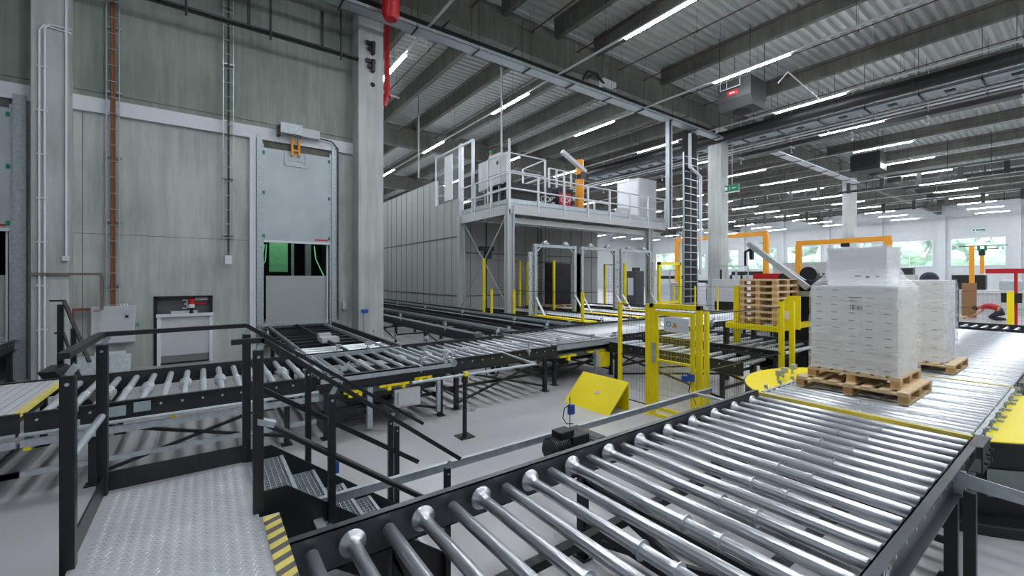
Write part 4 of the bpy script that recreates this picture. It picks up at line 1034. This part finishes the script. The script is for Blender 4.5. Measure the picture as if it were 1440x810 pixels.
MB().box(1.0,1.6,-.1,-.01,.15,.3).box(1.5,2.0,-.15,0,.3,.4).build('lever',M['offwhite'],t); MB().box(2.9,3.9,-.15,1.2,1.1,1.2).build('lid',M['black'],t); MB().box(2.6,2.9,.1,.9,.2,.5).build('linkage',M['offwhite'],t)
t=thing('jib_crane','yellow jib crane with white arm on the mezzanine','crane',(15.5,15.6,5.66))
MB().tube((0,0,.1),(0,0,1.75),.22,14).tube((0,0,2.0),(0,0,2.75),.2,14).box(-.3,.3,-.3,.3,0,.1).build('mast',M['orange'],t); MB().tube((0,0,1.75),(0,0,2.0),.19,14).box(-.1,.25,-.2,.1,1.75,2.1).build('swivel',M['black'],t)
MB().bar((.2,-.2,2.15),(-1.3,-.1,2.95),.2,.16).build('arm',M['white'],t)
t=thing('tall_cabinet','tall pale cabinet at the right end of the mezzanine','cabinet',(20.0,15.4,5.665))
MB().box(0,1.6,0,1.6,0,2.45).build('body',M['offwhite'],t,bev=.02); MB().box(-.012,0,.1,1.5,.1,2.3).build('door',M['white'],t)
t=thing('instrument_case','small white case with a red cover by the tall cabinet','case',(18.2,15.2,5.665))
MB().box(0,.7,0,.4,.0,.55).build('body',M['white'],t); MB().box(.75,1.3,.0,.4,0,.18).build('red_cover',M['red'],t)
# scanner hanging under mezzanine
t=thing('ceiling_scanner','black scanner head hanging under the mezzanine before the panel wall','scanner',(11.6,18.3,0))
MB().tube((0,0,.1),(0,0,5.35),.03,8).build('pole',M['black'],t); MB().cb(0,0,3.9,.75,.3,.22).cb(.05,-.05,3.6,.3,.3,.4).build('head',M['black'],t); MB().bar((0,0,1.6),(-.4,-.1,.0),.04,.04).bar((0,0,1.6),(.4,-.1,.0),.04,.04).build('tripod_leg',M['galv'],t)

for (x,y,z0,lab) in ((10.95,16.0,7.0,'slim white pole hanging over the near corner of the mezzanine'),(10.2,23.5,8.3,'slim pole hanging beside the clear screen above the panel building'),(9.6,29.0,8.3,'slim pole hanging above the far end of the panel building')):
    t=thing('hanging_pole',lab,'pole',(x,y,z0)); MB().tube((0,0,0),(0,0,12.0-z0),.045,8).build('tube',M['offwhite'],t); MB().tube((0,0,12.0-z0),(0,0,ZC-z0),.015,6).build('wire',M['black'],t); MB().box(-.06,.06,-.06,.06,12-z0-.1,12-z0).build('coupling',M['galv'],t)
# vertical trays near the mezzanine
t=thing('riser_tray','tall bright steel cable riser hanging down beside the mezzanine','cable tray',(20.3,13.7,5.1))
MB().box(-.16,-.1,-.1,.1,0,5.9).box(.1,.16,-.1,.1,0,5.9).box(-.1,.1,.04,.06,0,5.9).build('riser',M['galv'],t); MB().box(-.08,.08,-.05,.04,.05,5.8).build('cable',M['black2'],t)
t=thing('cable_ladder','tall riser with black cables in a ladder cage before the middle column','cable ladder',(22.6,14.0,0))
mb=MB()
for x in (-.45,.25,.9): mb.box(x-.03,x+.03,-.04,.04,0,9.6)
z=.5
while z<9.6: mb.box(-.45,.9,-.1,-.07,z,z+.05); z+=.42
mb.build('ladder_frame',M['galv'],t); MB().box(-.38,.12,-.06,.12,1,10.8).build('cable',M['rubber'],t); MB().box(.32,.8,-.06,.12,1,10.8).build('cable',M['rubber'],t)
MB().path([(1.3,.0,2.6),(1.3,0,8.4),(-.3,-.3,8.7),(-.3,-.3,10.6)],.09,8).build('white_duct',M['white'],t)

# ------------------------------------------------------------------ background things
t=thing('machine_cabinet','white machine cabinet left of the middle concrete column','cabinet',(24.4,14.5,0)); MB().box(0,1,0,1.9,0,2.1).build('body',M['white'],t,bev=.02); MB().box(-.012,0,.1,.9,.3,1.9).build('door',M['offwhite'],t)
MB().path([(.0,.0,2.1),(.0,0,2.9),(.0,1.9,2.9),(.0,1.9,2.1)],.03,8).build('top_rail',M['galv'],t)
t=thing('machine_cabinet','white machine cabinet right of the middle column with a dark vent','cabinet',(24.4,11.5,0)); MB().box(0,1,0,2.1,0,2.35).build('body',M['white'],t,bev=.02); MB().box(-.02,0,.5,1.9,.55,1.05).box(-.02,0,.2,.42,.5,1.0).build('vent',M['black'],t)
MB().path([(.0,.0,2.35),(.0,0,3.1),(.0,2.1,3.1),(.0,2.1,2.35)],.03,8).build('top_rail',M['galv'],t)
for k in range(6): MB().tube((.5,.3+.3*k,2.35),(.5,.3+.3*k,2.6+.15*(k%3)),.06,8).build('valve',M['black'] if k%2 else M['galv'],t)
t=thing('red_machine','machine with a red top panel behind the empty pallet stack','machine',(20.5,7.7,0)); MB().box(.2,1.4,.1,1.6,0,2.15).build('body',M['offwhite'],t); MB().box(0,1.5,0,1.75,2.15,2.62).build('red_panel',M['red'],t); MB().box(.02,.0,.1,1.6,2.3,2.4)
t=thing('pallet_magazine','yellow and black pallet magazine holding the empty pallets','machine',(10.1,4.1,0))
MB().box(-.15,1.5,-.1,-.0,1.3,1.42).box(-.15,1.5,.98,1.08,1.3,1.42).box(-.2,-.1,-.1,1.08,1.28,1.4).build('lift_fork',M['yellow'],t)
MB().box(1.6,2.2,-.3,.6,0,2.2).build('mast',M['dark'],t); MB().prism([(-.42,1.36),(-.02,1.36),(-.02,1.85),(-.2,2.06),(-.42,2.06)],-.09,-.05,'x').build('side_plate',M['yellow'],t)
MB().lathe((-.095,-.2,1.65),(-1,0,0),[(0,.09),(.005,.09)],20).build('warning_sticker',M['white'],t); MB().box(.25,.37,1.0,1.12,0,2.25).build('yellow_post',M['yellow'],t)
for (x,y) in ((.02,1.15),(1.4,1.15)): MB().box(x,x+.1,y,y+.1,0,1.4).build('leg',M['black'],t)
MB().box(1.45,2.1,-.4,.3,2.2,2.38).build('black_box',M['black'],t); MB().box(1.3,2.1,-.45,.2,2.0,2.12).build('shelf',M['galv'],t)
o=MB().bar((11.35,4.0,2.2),(11.3,5.3,3.3),.14,.12).build('boom_arm',M['galv']); tag(o,'galvanised boom rising diagonally from the pallet magazine','boom')
t=thing('boom_arm','second thinner boom slanting before the far windows','boom',(14.0,5.0,0)); MB().bar((0,.0,2.3),(-.2,1.5,3.5),.14,.12).build('arm',M['galv'],t); MB().box(-.1,.1,-.1,.1,0,2.3).build('mast',M['dark'],t)
o=MB().bar((11.32,5.25,3.2),(11.32,5.25,2.9),.08,.08).path([(11.3,5.2,3.2),(11.3,5.4,3.1),(11.3,5.4,2.75)],.03,6).build('hook_cable',M['black']); tag(o,'black cable and hook at the top of the near boom','hook')
t=thing('strapping_machine','dark machine with round reels between the pallets and the wrapped load','machine',(16.2,5.4,0))
MB().box(0,1.2,0,1.0,0,2.0).box(.2,.9,.1,.8,2.0,2.5).build('body',M['dark'],t); MB().lathe((-.05,.3,2.55),(1,0,0),[(0,.25),(.25,.25)],20).build('reel',M['black'],t); MB().box(-.1,.0,-.3,.6,.9,1.2).build('yellow_bar',M['yellow'],t); MB().lathe((.4,1.2,2.4),(1,0,0),[(0,.2),(.2,.2)],20).box(.3,.7,1.0,1.5,0,2.3).build('motor',M['dark'],t)
def gantry(label,x,y0,y1,z,p0=True,p1=True):
    t=thing('gantry_frame',label,'gantry',(x,y0,0)); MB().box(-.1,.1,-.12,y1-y0+.12,z-.28,z).build('beam',M['orange'],t)
    if p0: MB().box(-.12,.12,-.15,.15,0,z-.28).build('post',M['orange'],t)
    if p1: MB().box(-.12,.12,y1-y0-.15,y1-y0+.15,0,z-.28).build('post',M['orange'],t)
    MB().box(-.06,.06,(y1-y0)*.4,(y1-y0)*.4+.4,z-.5,z-.28).build('trolley',M['black'],t)
gantry('tall orange gantry frame just right of the middle column',30,13.0,19.5,5.5)
gantry('lower orange gantry frame behind the large wrapped load',30,6.8,11.1,4.7)
# kneeling zone
t=thing('jib_post','yellow jib post standing before the right window','post',(40.0,4.95,0)); MB().box(-.11,.11,-.11,.11,0,4.5).build('mast',M['orange'],t); MB().bar((0,.6,4.45),(0,-1.5,4.45),.05,.05).build('arm',M['black'],t); MB().cb(0,-.3,4.28,.12,.12,.3).cb(0,-.6,4.28,.12,.12,.3).build('tool',M['green'],t)
t=thing('jib_post','thinner yellow jib post behind the first one','post',(44.0,4.96,0)); MB().box(-.1,.1,-.1,.1,0,4.45).build('mast',M['orange'],t); MB().bar((0,.6,4.43),(0,-1,4.43),.06,.06).cb(0,0,4.2,.3,.3,.44).build('arm',M['black'],t)
o=MB().box(0,.12,0,.62,0,2.1).build('cardboard_sheet',M['card'],None,(37.9,4.5,0)); tag(o,'brown cardboard sheet standing behind the kneeling worker','cardboard')
t=thing('dark_cabinet','narrow dark machine post beside the second wrapped load','machine',(28.0,3.95,0)); MB().box(0,.6,0,.55,0,1.95).build('body',M['dark'],t); MB().box(-.05,0,.05,.5,1.2,1.8).build('door',M['black2'],t)
t=thing('workbench','long white workbench under the right window','bench',(42,-2,0)); MB().box(0,1.4,0,9,1.4,1.6).build('top',M['white'],t); MB().box(.1,1.3,.1,8.9,0,1.4).build('cabinet_base',M['offwhite'],t)
for i,(y,z,w,h,m_,lab,nm) in enumerate(((1.0,1.61,1.6,.5,'white','white paper pile on the workbench','paper_pile'),(3.2,1.61,.9,.8,'black2','dark equipment box standing on the workbench','equipment_box'),(5.0,1.61,1.0,.6,'galv','grey metal tray on the workbench','metal_tray'),(6.6,1.61,1.6,1.0,'black','black printer unit on the left end of the workbench','printer'))):
    t=thing(nm,lab,'equipment',(42.2,-2+y,z)); MB().box(0,.8,0,w,0,h).build('body',M[m_],t,bev=.05); MB().box(.1,.7,.1,w-.1,h,h+.1).build('tray',M['white'],t)
t=thing('clamp_hoist','red vacuum hoist with grey arm near the right picture edge','hoist',(33.5,2.75,0))
MB().box(-.07,.07,-1.2,.9,2.65,2.9).build('arm',M['red'],t); MB().box(-.05,.05,-.2,-.08,.0,2.65).build('mast',M['red'],t); MB().box(-.1,.1,-2.2,-1.4,2.65,2.9).build('arm_end',M['galv'],t); MB().box(-.15,.15,-1.2,-.6,1.1,1.9).build('gripper',M['red'],t); MB().cb(0,0,1.4,.3,.7,.5).build('motor',M['black'],t)
t=thing('parts_crate','brown crate stack with yellow lid at the right picture edge','crate',(33.5,-.6,0)); MB().box(0,1.2,-1.6,.4,0,1.9).build('lower_crate',M['wood2'],t); MB().box(0,1.2,-1.6,.4,1.92,2.5).build('upper_crate',M['card'],t); MB().prism([(-.6,2.5),(.4,2.5),(.1,2.9),(-.3,2.95)],.1,.9,'x').build('yellow_cover',M['yellow'],t)
t=thing('desk_fan','dark blue round machine on a stand before the window','machine',(34,5.9,0)); MB().lathe((-.2,0,2.35),(1,0,0),[(0,.25),(.1,.4),(.4,.4),(.5,.25)],18).build('drum',mat('navy',(38,46,66),.5),t); MB().box(-.1,.2,-.2,.2,0,1.98).build('stand',M['galv'],t)
t=thing('test_frame','grey metal frame with black tools behind the second wrapped load','frame',(34,7.4,0)); MB().box(0,.6,-.9,1.3,0,2.6).build('base',M['offwhite'],t); MB().box(0,.5,-.8,1.2,2.6,3.0).build('tool_tray',M['black2'],t); MB().bar((.2,.2,3.0),(.2,.2,4.2),.08,.08).bar((.2,-.3,3.6),(.2,.7,3.6),.06,.06).build('stand',M['galv'],t)
t=thing('partition','grey partition board with a dark handle behind the wrapped loads','partition',(36,8.6,0)); MB().box(0,.15,0,6.5,0,3.55).build('board',M['panel'],t); MB().box(-.03,0,3.0,3.2,2.6,2.75).build('handle',M['black'],t)
for i,(x,y,w,d,h,m_,lab) in enumerate(((33,14.2,1.2,3.2,2.6,'offwhite','pale machine housing right of the middle column'),(33,18.6,1.5,2.0,1.9,'galv','low steel machine left of the middle column'),(36,22.5,2,3.5,2.3,'offwhite','large pale machine seen under the mezzanine'),(30,23.5,1.2,1.0,3.0,'black2','dark machine tower seen between the portals'),(40,12.2,1.5,2.4,2.9,'panel','grey machine block below the far window'))):
    t=thing('machine_housing',lab,'machine',(x,y,0)); MB().box(0,w,0,d,0,h).build('body',M[m_],t,bev=.04); MB().box(-.03,0,.2,d-.2,h*.3,h*.8).build('panel',M['galv'] if m_!='galv' else M['black'],t); MB().box(.2,w-.2,.3,d-.5,h,h+.3).build('top_unit',M['black'],t)
for i,(x,y,z,lab) in enumerate(((26.2,13.3,7.7,'green exit sign hanging by the middle column'),(89.6,10.4,9.0,'small green exit sign above the right far window'),(89.6,39.6,9.0,'small green exit sign above the left far windows'))):
    t=thing('exit_sign',lab,'sign',(x,y,z)); w=.42 if i==0 else .7
    MB().box(-.06,.06,-w,w,0,.4).build('sign_box',M['white'] if i else M['green'],t); MB().box(-.075,-.06,-w+.08,w-.08,.07,.33).build('sign_face',M['green'],t)
    MB().bar((-.08,.1,.12),(-.08,.1,.28),.06,.01).bar((-.08,-.25,.2),(-.08,-.02,.2),.01,.05).box(-.085,-.08,.25,.4,.1,.3).build('sign_symbol',M['white'],t)
    MB().tube((0,0,.4),(0,0,(13-z) if not i else .42),.02,6).build('hanger',M['galv'],t)
    if i==0: MB().box(-.05,.05,-w,w,-.06,0).build('light_bar',M['white'],t)

# ------------------------------------------------------------------ kneeling person
def skin_obj(name,verts,edges,radii,mat_,parent,root=0,sub=2):
    me=bpy.data.meshes.new(name); me.from_pydata(verts,edges,[]); me.materials.append(mat_)
    o=bpy.data.objects.new(name,me); COL.objects.link(o); o.parent=parent
    m=o.modifiers.new('skin','SKIN'); 
    if not me.skin_vertices: 
        bpy.context.view_layer.objects.active=o
    sv=me.skin_vertices[0].data
    for i,r_ in enumerate(radii): sv[i].radius=r_ if isinstance(r_,tuple) else (r_,r_); sv[i].use_root=(i==root)
    m.use_smooth_shade=True
    s=o.modifiers.new('sub','SUBSURF'); s.levels=sub; s.render_levels=sub
    return o
# local: +y is the way the head points, person faces down; origin at knees on floor
PS=thing('person','kneeling person in a red shirt and dark trousers bent over a pallet','person',(36.6,3.75,0),0)
PS.scale=(1.3,1.3,1.3)
verts=[(0,-.30,.42),(0,-.16,.55),(0,.06,.62),(0,.24,.62),(0,.33,.58),(0,.42,.52), # pelvis->neck->head base
 (0,.50,.47),
 (-.09,-.28,.38),(-.12,.02,.12),(-.12,-.08,.07),(-.12,-.45,.07),(-.12,-.52,.03),(-.12,-.58,.01),
 (.09,-.28,.38),(.12,.08,.12),(.12,-.02,.07),(.12,-.40,.07),(.12,-.48,.03),(.12,-.54,.01),
 (-.17,.24,.60),(-.24,.28,.38),(-.20,.46,.22),(-.18,.52,.18),
 (.17,.24,.60),(.24,.30,.38),(.18,.48,.24),(.16,.54,.20)]
edges=[(0,1),(1,2),(2,3),(3,4),(4,5),(5,6),(0,7),(7,8),(8,9),(9,10),(10,11),(11,12),(0,13),(13,14),(14,15),(15,16),(16,17),(17,18),(3,19),(19,20),(20,21),(21,22),(3,23),(23,24),(24,25),(25,26)]
rad=[.13,.125,.14,.13,.065,.075,.085,.1,.07,.06,.042,.035,.022,.1,.07,.06,.042,.035,.022,.06,.044,.034,.028,.06,.044,.034,.028]
body=skin_obj('body',verts,edges,rad,M['skin'],PS)
skin_obj('shirt',[(0,-.24,.48),(0,-.14,.56),(0,.06,.625),(0,.24,.625),(0,.30,.60),(-.17,.24,.605),(-.225,.27,.45),(.17,.24,.605),(.225,.28,.45)],[(0,1),(1,2),(2,3),(3,4),(3,5),(5,6),(3,7),(7,8)],[.145,.14,.155,.145,.085,.075,.06,.075,.06],M['red'],PS)
skin_obj('trousers',[(0,-.30,.42),(0,-.22,.49),(-.09,-.28,.38),(-.12,.03,.12),(-.12,-.08,.075),(-.12,-.44,.075),(.09,-.28,.38),(.12,.09,.12),(.12,-.02,.075),(.12,-.39,.075)],[(0,1),(0,2),(2,3),(3,4),(4,5),(0,6),(6,7),(7,8),(8,9)],[.15,.145,.115,.085,.075,.055,.115,.085,.075,.055],M['trouser'],PS)
for s_,yy in ((-.12,-.5),(.12,-.46)):
    skin_obj('shoe',[(s_,yy+.02,.09),(s_,yy-.06,.06),(s_,yy-.18,.035)],[(0,1),(1,2)],[.05,.045,.035],M['rubber'],PS)
MB().ball((0,.50,.50),.115,14,.85,1.0,.95).build('hair',M['hair'],PS)
mb=MB().ball((0,.56,.44),.05,8,1.2,1,1).ball((0,.62,.43),.02,6).ball((-.085,.5,.46),.025,6).ball((.085,.5,.46),.025,6); mb.build('face',M['skin'],PS)
for s_,hx,hy,hz in ((-1,-.18,.52,.18),(1,.16,.54,.20)):
    skin_obj('hand',[(hx,hy,hz),(hx,hy+.06,hz-.03),(hx-.025,hy+.11,hz-.05),(hx-.028,hy+.14,hz-.08),(hx-.008,hy+.12,hz-.055),(hx-.01,hy+.155,hz-.09),(hx+.01,hy+.115,hz-.055),(hx+.01,hy+.15,hz-.085),(hx+.027,hy+.1,hz-.05),(hx+.03,hy+.125,hz-.08),(hx-.035*s_,hy+.03,hz-.03),(hx-.05*s_,hy+.06,hz-.06)],[(0,1),(1,2),(2,3),(1,4),(4,5),(1,6),(6,7),(1,8),(8,9),(0,10),(10,11)],[.022,.026,.01,.008,.01,.008,.01,.008,.009,.007,.011,.009],M['skin'],PS,0,1)
t=thing('pallet','small wooden pallet on the floor before the kneeling person','pallet',(36.2,4.75,0.0)); pallet_parts(t,.8,1.2)

# ------------------------------------------------------------------ world, camera
w=bpy.data.worlds.new('World'); scn.world=w; w.use_nodes=True
bg=w.node_tree.nodes['Background']; bg.inputs[0].default_value=(.82,.93,1,1); bg.inputs[1].default_value=6
cam=bpy.data.cameras.new('camera'); co=bpy.data.objects.new('camera',cam); COL.objects.link(co); scn.camera=co
co.location=(0,0,2.45); co.rotation_euler=(math.radians(90),0,math.radians(-35.8)); cam.lens=15; cam.sensor_width=36; cam.shift_y=-15/1440; cam.clip_end=300; cam.clip_start=.02
vs=scn.view_settings; vs.view_transform='Standard'; vs.look='None'; vs.gamma=1; vs.use_curve_mapping=False; vs.exposure=0.56
scn.cycles.max_bounces=8; scn.cycles.diffuse_bounces=4; scn.cycles.glossy_bounces=4; scn.cycles.transparent_max_bounces=12
scn.cycles.sample_clamp_indirect=8; scn.cycles.caustics_reflective=False; scn.cycles.caustics_refractive=False
